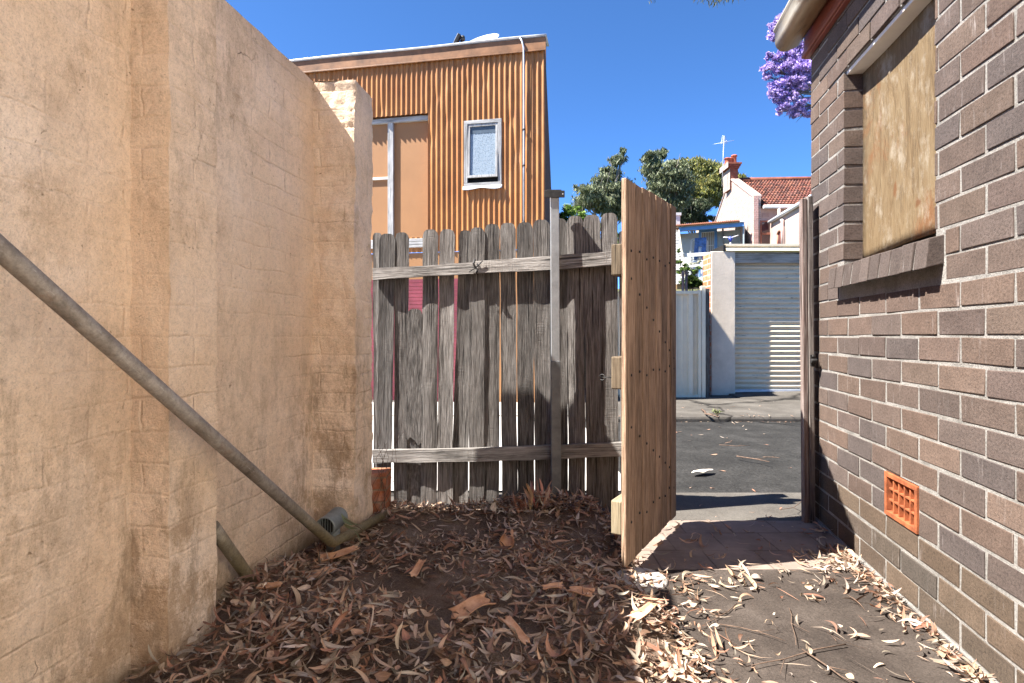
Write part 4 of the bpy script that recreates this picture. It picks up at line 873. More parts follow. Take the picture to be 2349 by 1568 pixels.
# ---------------------------------------------------------------- houses on the slope behind
def hill_z(y): return max(0, min(3.4, (y - 11) * 0.24))
b = MB(); b.grid(lambda u, v: (-60 + 140 * u, 11 + 260 * v * v, -0.07 + hill_z(11 + 260 * v * v) + 0.3 * fbm(u * 8, v * 8)), 50, 40); struct(b.build('hill', mk_ground('dry_grass_slope', (0.05, 0.06, 0.025), (0.09, 0.09, 0.04), (0.14, 0.12, 0.06), 1, 20, 0.02)))

pk = thing('pink_terrace_house', (13, 28, 3), 'pink painted brick terrace with red tiled roof and tall chimney up the hill', 'house')
A_, B_, C_ = Vector((11.46, 27, 0)), Vector((11.88, 31, 0)), Vector((12.25, 35, 0))
z_e = P(0, 453, 27).z; z_a = P(0, 412, 31).z; z_f = P(0, 540, 35).z
hz0 = 2.0
b = MB(); th_ = Vector((0.34, -0.03, 0))
def vz(p, z): return Vector((p.x, p.y, z))
n_ = len(b.v)
L1 = (B_ - A_).length; L2 = (C_ - B_).length
b.v += [tuple(vz(A_, hz0)), tuple(vz(A_, z_e)), tuple(vz(B_, z_a)), tuple(vz(C_, z_f)), tuple(vz(C_, hz0))]
b.v += [tuple(Vector(q) + th_) for q in b.v[n_:n_ + 5]]
b.face((n_ + 4, n_ + 3, n_ + 2, n_ + 1, n_), [(L1 + L2, hz0), (L1 + L2, z_f), (L1, z_a), (0, z_e), (0, hz0)])
b.face((n_ + 5, n_ + 6, n_ + 7, n_ + 8, n_ + 9), [(0, hz0), (0, z_e), (L1, z_a), (L1 + L2, z_f), (L1 + L2, hz0)])
for i in range(5):
    j = (i + 1) % 5; b.face((n_ + i, n_ + j, n_ + 5 + j, n_ + 5 + i), [(0, b.v[n_ + i][2]), (0, b.v[n_ + j][2]), (.3, b.v[n_ + j][2]), (.3, b.v[n_ + i][2])])
b.build('gable_wall', M['pinkbrick'], pk)
b = MB()
for p, q, zp, zq in ((A_, B_, z_e, z_a), (B_, C_, z_a, z_f)): b.obox(vz(p, zp) - Vector((0.05, 0, -.003)), vz(q, zq) - vz(p, zp), Vector((0.44, -.03, 0)), (0, 0, 0.10))
b.build('coping', M['pinkrender'], pk, 0.02)
xp0, xp1 = P(1728, 0, 26.9).x, P(1739, 0, 26.9).x
b = MB(); b.box((xp0, 26.86, hz0), (xp1, 27.3, P(0, 450, 26.9).z)); b.build('corner_pier', M['pinkshade'], pk, 0.01)
# tiled roof: ridge and eave
E0 = P(1739, 477, 27); E1 = P(1900, 474, 27.0); R0 = P(1690, 416, 31); R1 = P(1900, 411, 31)
b = MB(); rows = 15; cols = 46; r2 = random.Random(8)
E0 = Vector((11.8, 26.8, E0.z)); E1 = Vector((19, 26.4, E0.z)); R0 = Vector((12.2, 31, z_a - 0.12)); R1 = Vector((19.3, 30.6, z_a - 0.12))
tc_ = [(0.145, 0.052, 0.036), (0.125, 0.044, 0.033), (0.165, 0.068, 0.045), (0.075, 0.033, 0.027), (0.14, 0.062, 0.048)]
nrm = (E1 - E0).cross(R0 - E0).normalized()
for i in range(rows):
    for j in range(cols):
        c = tc_[int(r2.random() * 5)]
        def q(u, v, h): return E0.lerp(E1, u).lerp(R0.lerp(R1, u), v) + nrm * h
        u0, u1 = j / cols, (j + 1) / cols; v0, v1 = i / rows - 0.006, (i + 1) / rows
        for m_ in range(4):
            a, e = u0 + (u1 - u0) * m_ / 4, u0 + (u1 - u0) * (m_ + 1) / 4
            ha, he = 0.035 * math.cos(2 * math.pi * m_ / 4), 0.035 * math.cos(2 * math.pi * (m_ + 1) / 4)
            b.quad(q(a, v0, 0.085 + ha), q(e, v0, 0.085 + he), q(e, v1, 0.02 + he), q(a, v1, 0.02 + ha), c)
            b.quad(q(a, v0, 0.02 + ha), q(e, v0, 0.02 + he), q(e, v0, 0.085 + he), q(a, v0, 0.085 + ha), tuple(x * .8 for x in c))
b.quad(q(0, 0, -.03), q(1, 0, -.03), q(1, 1, -.03), q(0, 1, -.03), (0.1, 0.05, 0.04))
RB0 = R0 + Vector((0.4, 4, z_f - z_a)); RB1 = R1 + Vector((0.4, 4, z_f - z_a)); b.quad(R0, R1, RB1, RB0, (0.19, 0.06, 0.035))
b.build('tiled_roof', M['tile'], pk)
b = MB(); b.tube([R0 + nrm * 0.08, R1 + nrm * .08], 0.13, 10, c=(0.19, 0.065, 0.04)); b.build('ridge', M['tile'], pk)
b = MB(); ge = E0 + Vector((0.0, -0.1, -0.03)); b.tube([ge, E1 + Vector((0, -.1, -.03))], 0.085, 8); b.build('eaves_gutter', M['greymetal'], pk)
b = MB(); b.box((11.8, 27.05, hz0), (20, 27.3, E0.z - .02)); b.build('front_wall', M['pinkrender'], pk)
for px in (1756, 1795):
    p = P(px, 494, 27.04); b = MB(); b.box((p.x - .16, 27.03, p.z - .09), (p.x + .16, 27.049, p.z + .09)); b.build('wall_vent', simple('vent_grey_pink', (0.32, 0.22, 0.19), .9), pk)
a = P(1744, 507, 27.04); e = P(1773, 560, 27.04); b = MB(); b.box((a.x, 27.0, hz0), (e.x, 27.046, a.z)); dw = b.build('doorway', M['glassdark'], pk)
b = MB(); z_ = P(0, 537, 27).z
for a0_, e0_, z0_, z1_ in ((a.x, e.x, z_ - .05, z_ + .05), (a.x - .04, a.x + .04, hz0, a.z), (e.x - .04, e.x + .04, hz0, z_), (a.x + .041, e.x - .041, a.z - .07, a.z)): b.box((a0_, 26.96, z0_), (e0_, 26.998, z1_))
b.build('door_frame', simple('red_brown_joinery', (0.27, 0.10, 0.06), .6), dw, 0.006)
# wing at the right
w0, w1 = Vector((12.25, 27.02, 0)), Vector((11.62, 22.0, 0)); zg = P(0, 513, 27).z
b = MB(); b.hexa([vz(w1, 0.5), vz(w1, 0.5) + Vector((4, 0, 0)), vz(w0, .5) + Vector((4, 0, 0)), vz(w0, .5), vz(w1, zg), vz(w1, zg) + Vector((4, 0, 1.2)), vz(w0, zg) + Vector((4, 0, 1.2)), vz(w0, zg)]); b.build('wing', M['pinkrender'], pk)
b = MB(); b.tube([vz(w0, zg + .02) - Vector((.12, .2, 0)), vz(w1, zg + .02) - Vector((.12, .2, 0))], 0.085, 8); b.build('wing_gutter', M['greymetal'], pk)
b = MB(); d0 = P(1787, 480, 26.6); d1 = P(1787, 502, 26.5); d2 = P(1797, 506, 25.0); d3 = P(1798, 570, 25.0); d2.x = 11.88; d3.x = 11.88; d2.y = d3.y = 25.0
b.tube([d0, d1, d1 + (d2 - d1) * .2 + Vector((0, 0, -.05)), d2, d2 - Vector((0, 0, .15)), d3], 0.06, 8); b.build('downpipe', simple('pink_downpipe', (0.62, 0.5, 0.45), .5), pk)
yy = 25.6; xx = w0.x + (w1.x - w0.x) * ((w0.y - yy) / (w0.y - w1.y)); ctr = Vector((xx - .01, yy, P(0, 549, yy).z)); wdir = (w1 - w0).normalized()
b = MB(); prf2 = [(-.24, -.4), (.24, -.4), (.24, .25)] + [(.24 * math.cos(k * math.pi / 8), .25 + .12 * math.sin(k * math.pi / 8)) for k in range(1, 8)] + [(-.24, .25)]
n_ = len(b.v); b.v += [tuple(ctr + wdir * s + Vector((0, 0, z))) for s, z in prf2]; b.face(range(n_, n_ + len(prf2)), None); b.build('arched_window', M['glassdark'], pk, 0, None, 0.03)
b = MB(); b.tube([ctr + wdir * s * 1.08 + Vector((-.02, 0, z * 1.03)) for s, z in prf2[2:]], 0.05, 6); b.tube([ctr + wdir * .26 + Vector((-.02, 0, -.42)), ctr + wdir * .26 + Vector((-.02, 0, .26))], .04, 6); b.tube([ctr - wdir * .26 + Vector((-.02, 0, -.42)), ctr - wdir * .26 + Vector((-.02, 0, .26))], .04, 6); b.build('window_surround', simple('red_brown_surround', (0.33, 0.15, 0.1), .8), pk)
# chimney
cxl, cxm, cxr = P(1660, 0, 31.2).x, P(1674, 0, 30.7).x, P(1693, 0, 30.7).x
cz0, cz1 = z_a - 0.6, P(0, 391, 31).z
b = MB(); b.box((cxm, 30.68, cz0), (cxr, 31.6, cz1)); ch = b.build('chimney', M['chimbrick'], pk, 0.01)
b = MB()
for k in range(3): o = 0.05 * (k + 1); b.box((cxm - o, 30.68 - o, cz1 + .1 * k + .002), (cxr + o, 31.6 + o, cz1 + .1 * (k + 1)))
b.build('corbel', M['chimbrick'], ch, 0.01)
b = MB(); b.obox((cxm - .012, 30.66, z_a - .62), (0.0, 0.97, 0), (0.009, 0, 0), (0, 0, cz1 - z_a + .62)); b.obox((cxm - .17, 30.5, cz1 + .02), (0.01, 1.28, 0), (.015, 0, 0), (0, 0, .30)); b.build('painted_face', M['pinkbrick'], ch)
for k, (px, py) in enumerate(((1668, 384), (1675, 384), (1684, 384))):
    p = P(px, py, 31.0); p.z = cz1 + .3; b = MB(); h_ = 0.36 + .16 * (k == 2); b.lathe(p, (0, 0, 1), [(0.15, 0), (0.125, h_ * .35), (0.13, h_ * .8), (0.17, h_ * .84), (0.17, h_ * .93), (0.13, h_), (0.09, h_), (0.09, h_ * .6), (0, h_ * .6)], 14); b.build('chimney_pot', simple('red_clay_pot', (0.42, 0.12, 0.06), .8), ch)
an = thing('television_antenna', P(1659, 400, 30.9), 'thin television antenna on a tall mast strapped to the pink house chimney', 'antenna')
b = MB(); a0 = P(1656, 428, 30.9); a1 = P(1661, 312, 30.9); b.tube([a0, a1], 0.017, 6); b.build('mast', M['greymetal'], an)
b = MB(); m0 = P(1661, 327, 30.9); b.tube([m0 + Vector((-.52, .1, -.07)), m0 + Vector((.5, -.1, .07))], 0.010, 6); b.tube([m0 + Vector((0, -.4, -.04)), m0 + Vector((0, .5, .06))], 0.010, 6)
for k in range(7): q = a1 + Vector((0, 0, -.02 - .065 * k)); wd = .10 + .015 * k; b.tube([q + Vector((-wd, 0, .02)), q + Vector((wd, 0, -.02))], 0.01, 4)
b.build('elements', M['greymetal'], an)

# verandah house
vh = thing('verandah_house', (9.5, 28, 2.5), 'blue grey weatherboard verandah with blue trim in front of the pink gable', 'house')
VL, VR = P(1562, 528, 28.2), P(1707, 515, 27.0); dv = (VR - VL); zb3 = (VL.z + VR.z) / 2 - .05
VLx, VRx = Vector((VL.x, VL.y, 0)), Vector((VR.x, VR.y, 0)); du = (VRx - VLx); LV = du.length; du /= LV; dn_ = Vector((-du.y, du.x, 0))   # dn_ goes back
def vp(s, d, z): return VLx + du * s + dn_ * d + Vector((0, 0, z))
deckz = zb3 - 2.35
b = MB(); b.obox(vp(-.1, -.04, zb3 - .03), du * (LV + .1), dn_ * .08, (0, 0, .19)); b.build('beam', M['blue'], vh, 0.01)
b = MB(); b.obox(vp(-.3, -.1, zb3 + .17), du * (LV + .3), dn_ * .14, (0, 0, .06)); b.build('fascia_strip', M['brightwhite'], vh, 0.01)
b = MB(); b.grid(lambda u, v: vp(-.45 + (LV + .2) * u, -.25 + 3.2 * v, zb3 + .26 + .30 * v + .018 * math.sin(u * 2 * math.pi * 34)), 272, 2); b.build('iron_roof', M['rust'], vh, 0, None, 0.09)
b = MB()
for k in range(16): b.obox(vp(-1.0, 2.2 - .012, deckz + k * .16), du * (LV + 1.0), dn_ * .03, (0, 0, .158))
b.build('back_wall', M['bluegrey'], vh, 0.004)
def vs(px, d): # along-coordinate for pixel at depth d
    k = (px - 1174.5) / F; o = VLx + dn_ * d; return (k * o.y - o.x) / (du.x - k * du.y)
da, db = vs(1603, 2.15), vs(1645, 2.15); z_dt = P(0, 527, (VLx + du * da + dn_ * 2.15).y).z
b = MB(); b.obox(vp(da, 2.13, deckz), du * .14, dn_ * .05, (0, 0, z_dt - deckz)); b.obox(vp(db - .14, 2.13, deckz), du * .14, dn_ * .05, (0, 0, z_dt - deckz)); b.obox(vp(da + .141, 2.13, z_dt - .16), du * (db - da - .282), dn_ * .05, (0, 0, .16)); dr = b.build('door_frame', M['blue'], vh, 0.008)
b = MB(); b.obox(vp(da + .14, 2.17, deckz), du * (db - da - .28), dn_ * .02, (0, 0, z_dt - deckz - .1)); b.build('door_panel', simple('dim_doorway', (0.23, 0.2, 0.17), .6), dr)
b = MB(); wdr = db - da - .28
for k in range(8): b.obox(vp(da + .14 + (wdr - .03) * k / 7, 2.11, deckz), du * .03, dn_ * .015, (0, 0, z_dt - deckz - .17))
for z in (deckz + .9, z_dt - .9, z_dt - .2): b.obox(vp(da + .14, 2.094, z), du * wdr, dn_ * .015, (0, 0, .03))
b.build('security_grille', M['brightwhite'], dr)
b = MB(); b.tube([vp(vs(1658, 2.1), 2.1, deckz), vp(vs(1658, 2.1), 2.1, zb3 + .3)], .05, 8); b.build('wall_pipe', M['bluegrey'], vh)
b = MB(); b.obox(vp(LV - .06, 0, deckz), du * .06, dn_ * 2.2, (0, 0, zb3 - deckz + .1)); b.build('end_wall', simple('blue_end_wall', (0.30, 0.37, 0.40), .8), vh)
b = MB(); b.obox(vp(-.15, -.05, deckz - .25), du * (LV + .1), dn_ * 2.3, (0, 0, .245)); b.build('deck', M['bluegrey'], vh, 0.01)
b = MB()
for z, h_ in ((deckz + 1.02, .17), (deckz + .50, .12)): b.obox(vp(-.1, -.03, z), du * (LV + .05), dn_ * .05, (0, 0, h_))
for s in (-.1, LV * .63, LV - .08): b.obox(vp(s, -.03, deckz + .001), du * .10, dn_ * .05, (0, 0, 1.018))
b.build('railing', M['brightwhite'], vh, 0.008)
b = MB(); xs0 = vp(-.22, 0, 0)
for k in range(19):
    z = deckz - .35 + k * .135; t_ = max(0.0, min(1.0, (zb3 - z) / 2.3)); s1_ = -.10 + .34 * t_
    b.hexa([vp(-.62, -.16, z), vp(s1_, -.16, z + .06), vp(s1_, -.12, z + .06), vp(-.62, -.12, z), vp(-.62, -.135, z + .10), vp(s1_, -.135, z + .16), vp(s1_, -.115, z + .16), vp(-.62, -.115, z + .10)])
b.build('slatted_screen', M['brightwhite'], vh)
b = MB(); b.obox(vp(-.64, -.08, deckz - .4), du * .08, dn_ * .08, (0, 0, zb3 - deckz + .55)); b.bar(vp(-.08, -.19, zb3), vp(.24, -.19, deckz + .05), .07, .05, du); b.build('corner_post', M['cream'], vh, 0.008)
b = MB(); b.obox(vp(-.6, .3, 0), du * (LV + .6), dn_ * .2, (0, 0, deckz - .26)); b.build('undercroft_wall', M['tanwall'], vh)
b = MB(); q_ = P(1556, 515, 30); b.box((q_.x - .22, 30, zb3), (q_.x + .1, 30.4, q_.z + .45)); b.box((q_.x - .27, 29.95, q_.z + .451), (q_.x + .15, 30.45, q_.z + .6)); b.build('white_chimney', M['brightwhite'], vh, 0.01)
b = MB(); b.obox(vp(LV - .55, .8, zb3 + .3), du * .5, dn_ * .05, (0, 0, .1)); b.bar(vp(LV - 1.2, .8, zb3 + .42), vp(LV - .2, .8, zb3 + .72), .05, .05, du); b.build('roof_flashing', M['brightwhite'], vh)

# washing on the verandah
ca = thing('clothes_airer', vp(1.0, .7, deckz), 'white folding clothes airer on the blue grey verandah', 'clothes airer')
sa0, sa1 = vs(1586, .7), vs(1622, .7); za = P(0, 544, 27.9).z
b = MB()
for d in (.55, .95): b.tube([vp(sa0, d, deckz), vp(sa0, d, za - .08), vp(sa0 + .08, d, za), vp(sa1 - .08, d, za), vp(sa1, d, za - .08), vp(sa1, d, deckz)], .022, 6)
for z in (.5, .95, 1.4): b.tube([vp(sa0, .55, deckz + z), vp(sa0, .95, deckz + z)], .016, 6); b.tube([vp(sa1, .55, deckz + z), vp(sa1, .95, deckz + z)], .016, 6); b.tube([vp(sa0, .55, deckz + z), vp(sa1, .55, deckz + z)], .014, 6)
b.build('frame', M['brightwhite'], ca)
def cloth(name, s0_, s1_, zt_, ln, m_, seed, label, d=.5, cut=None):
    b = MB(); b.grid(lambda u, v: vp(s0_ + (s1_ - s0_) * u + .02 * math.sin(v * 5 + seed), d - .03 - .03 * math.sin(u * 14 + seed) * (.4 + v), zt_ - ln * v * (1 + .06 * math.sin(u * 9 + seed)) + .02), 24, 14, skip=cut)
    return tag(b.build(name, m_, None, 0, None, .012), label, 'clothing', 'washing on the verandah airer')
cloth('denim_jacket', sa0 + .17, sa1 - .02, za, 1.05, M['denim'], 1, 'denim blue jacket hanging over the top bar of the white airer', .5, lambda u, v: v > .42 and .36 < u < .64)
cloth('towel', sa0 + .3, sa1 - .2, za - .42, .75, M['paledenim'], 3, 'pale blue towel hanging under the jacket on the white airer', .56)
cloth('trousers', sa0 + .1, sa1 - .05, za - 1.12, .85, M['paledenim'], 5, 'pale trousers hanging low on the white airer behind the railing', .52, lambda u, v: v > .2 and .42 < u < .55)
rc_ = thing('folding_clothesline', P(1676, 560, 26), 'blue and white folding clothesline standing above the garage roof', 'clothesline')
b = MB(); t_ = P(1675.5, 556, 26); b.tube([t_ - Vector((0, 0, 1.6)), t_ + Vector((0, 0, -.02))], .03, 8); b.build('mast', M['brightwhite'], rc_)
b = MB(); t2 = P(1675.5, 548, 26); b.tube([t_, t2 + Vector((0, 0, .1))], .035, 8); b.tube([t_, t2 + Vector((-.12, 0, .08))], .025, 6); b.tube([t_, t2 + Vector((.12, 0, .1))], .025, 6); b.build('hub', M['plasticblue'], rc_)
b = MB(); b.tube([t2 + Vector((-.32, 0, .06)), t2 + Vector((-.05, 0, .05)), t2 + Vector((0, 0, .03))], .026, 6); b.tube([t2 + Vector((0, 0, .03)), t2 + Vector((.36, 0, .15))], .026, 6); b.tube([t2, t2 + Vector((.05, .4, .1))], .022, 6); b.build('arms', M['brightwhite'], rc_)
b = MB(); wc = P(1651, 644, 24); rw = 6.5 * 24 / F; b.tube([wc + Vector((rw * math.cos(a), 0, rw * 1.0 * math.sin(a))) for a in [k * math.pi / 14 for k in range(29)]], .022, 8)
bw_ = b; tag(bw_.build('wheel_hoop', M['rubber']), 'black round wheel hoop leaning on the tan wall below the verandah', 'wheel')

# ---------------------------------------------------------------- leaves as numpy batches
def leaf_batch(name, mat, pos, length, width, yaw, pitch, rollv, curl, sickle, cols, nseg=6, parent=None, fold=0.25, uvleaf=True):
    N = len(pos); t = np.linspace(0, 1, nseg + 1)
    wprof = np.sin(np.pi * np.clip(t, 0.02, 0.98)) ** 0.75 * (1 - 0.25 * t)
    verts = np.zeros((N, nseg + 1, 3, 3))
    ang = (t[None, :] - .5) * curl[:, None]
    # centre line curling upwards, arc length = length
    R_ = length / np.where(np.abs(curl) < 1e-3, 1e-3, curl)
    xl = R_[:, None] * np.sin(ang); zl = R_[:, None] * (1 - np.cos(ang))
    yl = sickle[:, None] * length[:, None] * (4 * (t[None, :] - .5) ** 2 - .5)
    tw = (NP.random(N)[:, None] - .5) * 4.0 * (t[None, :] - .5)
    for j, sgn in enumerate((-1, 0, 1)):
        wv = sgn * 0.5 * width[:, None] * wprof[None, :]
        lift = abs(sgn) * fold * 0.5 * width[:, None] * wprof[None, :]
        verts[:, :, j, 0] = xl - np.sin(ang) * (lift + wv * np.sin(tw))
        verts[:, :, j, 1] = yl + wv * np.cos(tw)
        verts[:, :, j, 2] = zl + np.cos(ang) * (lift + wv * np.sin(tw))
    v = verts.reshape(N, -1, 3)
    def rot(v, a, ax):
        c, s = np.cos(a)[:, None], np.sin(a)[:, None]; i, j = [(1, 2), (2, 0), (0, 1)][ax]; o = v.copy()
        o[:, :, i] = v[:, :, i] * c - v[:, :, j] * s; o[:, :, j] = v[:, :, i] * s + v[:, :, j] * c; return o
    v = rot(v, rollv, 0); v = rot(v, pitch, 1); v = rot(v, yaw, 2); v = v + pos[:, None, :]
    nv = (nseg + 1) * 3; V = v.reshape(-1, 3)
    fl = []
    for i in range(nseg):
        for j in range(2): fl.append((i * 3 + j, i * 3 + j + 1, (i + 1) * 3 + j + 1, (i + 1) * 3 + j))
    fl = np.array(fl); Fc = (fl[None] + (np.arange(N) * nv)[:, None, None]).reshape(-1, 4)
    me = bpy.data.meshes.new(name); off = np.array(parent_loc(parent)) if parent else np.zeros(3)
    me.vertices.add(len(V)); me.vertices.foreach_set('co', (V - off).ravel())
    me.loops.add(len(Fc) * 4); me.loops.foreach_set('vertex_index', Fc.ravel().astype(np.int32))
    me.polygons.add(len(Fc)); me.polygons.foreach_set('loop_start', np.arange(0, len(Fc) * 4, 4, dtype=np.int32)); me.polygons.foreach_set('loop_total', np.full(len(Fc), 4, dtype=np.int32))
    me.update(calc_edges=True)
    me.polygons.foreach_set('use_smooth', np.ones(len(Fc), dtype=bool))
    vc_ = np.repeat(np.concatenate([cols, np.ones((N, 1))], 1), nv, axis=0)
    ca_ = me.color_attributes.new('col', 'FLOAT_COLOR', 'POINT'); ca_.data.foreach_set('color', vc_.ravel())
    ul = me.uv_layers.new(name='UVMap'); tt = np.repeat(t, 3); jj = np.tile(np.array([0., .5, 1.]), nseg + 1)
    base = np.stack([jj, tt], 1); uvv = (base[None] + np.stack([np.zeros(N), np.arange(N) * 1.7], 1)[:, None]).reshape(-1, 2)
    ul.data.foreach_set('uv', uvv[Fc.ravel()].ravel())
    me.materials.append(mat); me.validate(); me.update()
    o = bpy.data.objects.new(name, me); COL.objects.link(o)
    if parent: o.parent = parent
    return o
LC = np.array([(0.46, 0.325, 0.23), (0.37, 0.225, 0.15), (0.32, 0.165, 0.105), (0.50, 0.395, 0.305), (0.40, 0.285, 0.21), (0.16, 0.09, 0.06), (0.56, 0.465, 0.38), (0.43, 0.275, 0.185), (0.37, 0.315, 0.26), (0.25, 0.20, 0.155)])
LW = np.array([.14, .14, .14, .10, .13, .12, .06, .07, .06, .06]); LW = LW / LW.sum()

# ---------------------------------------------------------------- litter
def dens(x, y):
    pe_ = path_edge(y); wr_ = wall_right_x(y)
    if x > wr_ - 0.03 or y > 3.12 - 0.135 * x: return 0
    if x < -1.05 + 0.13 * (y - 1.6) + (0.12 if 1.6 < y < 1.81 else 0): return 0
    d = 0.0
    if x < pe_ + 0.08:
        n = fbm(x * 2.6 + 3, y * 2.6, 4)
        d = 0.52 + 0.80 * n + (0.25 if y > 2.2 else 0)
        d += 6 * heap(x, y)
        for bx, by, rx, ry in ((-0.48, 2.14, 0.30, 0.17), (-0.22, 1.84, 0.15, 0.24), (-0.36, 1.98, .2, .14), (-0.45, 2.80, 0.16, 0.10), (-0.12, 2.84, .13, .08), (0.30, 2.50, 0.14, 0.13), (0.02, 2.62, .10, .08)):
            d *= 1 - 0.94 * math.exp(-((x - bx) / rx) ** 2 - ((y - by) / ry) ** 2)
    else:
        d = 0.045 + 0.09 * max(0, fbm(x * 2.2, y * 2.2, 8))
        k = math.exp(-((x - pe_ - .03) / 0.13) ** 2); d += 0.40 * k * (1 if y < 2.35 else .15)
        d += 0.25 * math.exp(-((y - 2.2) / .08) ** 2) * math.exp(-((x - .75) / .3) ** 2)
        if y > 2.33: d *= 0.55
    e = wr_ - x
    if y < 2.52: d += 2.2 * math.exp(-(e / 0.075) ** 2) + 1.1 * math.exp(-((y - 2.36) / .11) ** 2) * math.exp(-((e - .1) / .13) ** 2)
    elif y < 3: d += 0.35 * math.exp(-(e / 0.10) ** 2)
    if abs(y - (3.04 - 0.135 * x)) < .11 and x < 0.62: d += 1.1
    return max(0, min(2.6, d))
pts = []; r2 = random.Random(21)
while len(pts) < 9000:
    y = 0.75 + 2.48 * r2.random(); x = -1.1 + 2.75 * r2.random()
    if r2.random() * 2.6 < dens(x, y): pts.append((x, y))
pts = np.array(pts); N = len(pts)
hp2 = np.array([heap(x, y) if x < path_edge(y) else 0.022 * math.exp(-((wall_right_x(y) - x) / .09) ** 2) for x, y in pts]); sz = np.array([soil_z(x, y) if x < path_edge(y) else 0.006 for x, y in pts])
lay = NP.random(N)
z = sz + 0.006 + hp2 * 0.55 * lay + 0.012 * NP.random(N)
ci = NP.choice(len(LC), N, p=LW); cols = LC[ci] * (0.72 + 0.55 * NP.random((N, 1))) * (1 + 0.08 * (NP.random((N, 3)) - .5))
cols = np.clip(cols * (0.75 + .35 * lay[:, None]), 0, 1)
length = 0.03 + 0.085 * NP.random(N) ** 1.5; width = 0.004 + length * (0.05 + 0.11 * NP.random(N) ** 1.3); crum = NP.random(N) < .16; length[crum] *= .5; width[crum] = length[crum] * (.3 + .35 * NP.random(crum.sum())); tiny = NP.random(N) < .25; length[tiny] *= .55
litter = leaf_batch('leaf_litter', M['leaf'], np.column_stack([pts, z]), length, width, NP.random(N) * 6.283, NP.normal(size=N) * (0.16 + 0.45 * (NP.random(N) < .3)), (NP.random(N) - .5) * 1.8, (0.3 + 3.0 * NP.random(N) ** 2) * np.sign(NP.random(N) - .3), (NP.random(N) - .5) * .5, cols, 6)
tag(litter, 'deep litter of curled brown gum leaves over the yard soil and path edges', 'leaf litter', None, 'stuff')
# fine litter: bark crumbs, stalks
n2 = 3600; q = []
while len(q) < n2:
    y = .8 + 2.3 * r2.random(); x = -1.1 + 2.75 * r2.random()
    if r2.random() * 1.5 < dens(x, y) + .05: q.append((x, y))
q = np.array(q); qz = np.array([soil_z(x, y) if x < path_edge(y) else .006 for x, y in q]) + .004 + .01 * NP.random(n2)
ln = .010 + .13 * NP.random(n2) ** 3
fine = leaf_batch('stalk_litter', M['leaf'], np.column_stack([q, qz]), ln, .0018 + .003 * NP.random(n2), NP.random(n2) * 6.283, (NP.random(n2) - .5) * .5, NP.random(n2), .8 * (NP.random(n2) - .5), .3 * (NP.random(n2) - .5), LC[NP.choice(len(LC), n2, p=LW)] * (.5 + .5 * NP.random((n2, 1))), 3)
tag(fine, 'fine crumbs of bark and thin stalks scattered between the yard leaves', 'leaf litter', None, 'stuff')
# road leaves and grit
n3 = 260; rx = np.column_stack([-.5 + 4.5 * NP.random(n3), 3.15 + 5.0 * NP.random(n3) ** 1.2, np.zeros(n3)]); rx[:90, 1] = 6.48 + .10 * NP.random(90)
rx[:, 2] = np.where(rx[:, 1] < 3.5, .002, np.where(rx[:, 1] > 6.55, .03, -.034 + .03 * np.sin((rx[:, 1] - 3.5) / 3.05 * 3.1)))
rl = leaf_batch('road_leaves', M['leaf'], rx, .02 + .07 * NP.random(n3) ** 1.6, .006 + .010 * NP.random(n3), NP.random(n3) * 6.28, .3 * (NP.random(n3) - .5), .6 * (NP.random(n3) - .5), .8 * NP.random(n3), .3 * (NP.random(n3) - .5), LC[NP.choice(len(LC), n3, p=LW)], 4)
tag(rl, 'sparse dry leaves and bits blown over the grey lane', 'leaf litter', None, 'stuff')

# bark curls
def barkcurl(x, y, ln, rad, arc, yaw, tilt, label, zoff=0.02, seed=0):
    b = MB(); cyw, syw = math.cos(yaw), math.sin(yaw)
    def f(u, v):
        ed = .10 * math.sin(v * 9 + seed) * (abs(u - .5) * 2); a = (u - .5) * arc * (1 + .5 * ed); l_ = (v - .5) * ln * (1 + .10 * math.sin(u * 17 + seed)); r_ = rad * (1 + .22 * math.sin(v * 3 + seed))
        p = Vector((l_, r_ * math.sin(a), rad - r_ * math.cos(a))); p.z += l_ * tilt + .02 * ln * math.sin(v * 5 + seed)
        return (x + p.x * cyw - p.y * syw, y + p.x * syw + p.y * cyw, zoff + soil_z(x, y) + p.z)
    b.grid(f, 14, 14); return tag(b.build('bark_curl', M['barkcurl'], None, 0, None, .0022), label, 'bark', 'shed pieces of gum bark')
g_ = G(775, 1292); barkcurl(g_.x, g_.y, 0.16, 0.035, 1.9, 0.5, .12, 'long pale bark strip lying under the bend of the pipe', .03, 1)
g_ = G(1165, 1262); barkcurl(g_.x, g_.y + .02, 0.07, 0.028, 5.2, 1.45, .25, 'small tubular roll of bark standing out in the centre of the yard', .025, 2)
g_ = G(1085, 1478); barkcurl(g_.x, g_.y, 0.12, 0.07, 1.4, .5, .15, 'broad torn orange bark plate on the leaves nearest the camera', .055, 3)
g_ = G(1270, 1420); barkcurl(g_.x, g_.y, 0.07, 0.03, 1.5, .2, .1, 'small cupped bark flake in the middle of the leaf heap', .06, 4)
g_ = G(1330, 1442); barkcurl(g_.x, g_.y, 0.08, 0.03, 1.8, -.5, .15, 'tan bark shred resting beside the small cupped flake', .065, 5)
g_ = G(735, 1340); barkcurl(g_.x, g_.y, 0.12, 0.03, 1.6, 1.1, .0, 'reddish bark strip behind the left leaf heap', .02, 6)
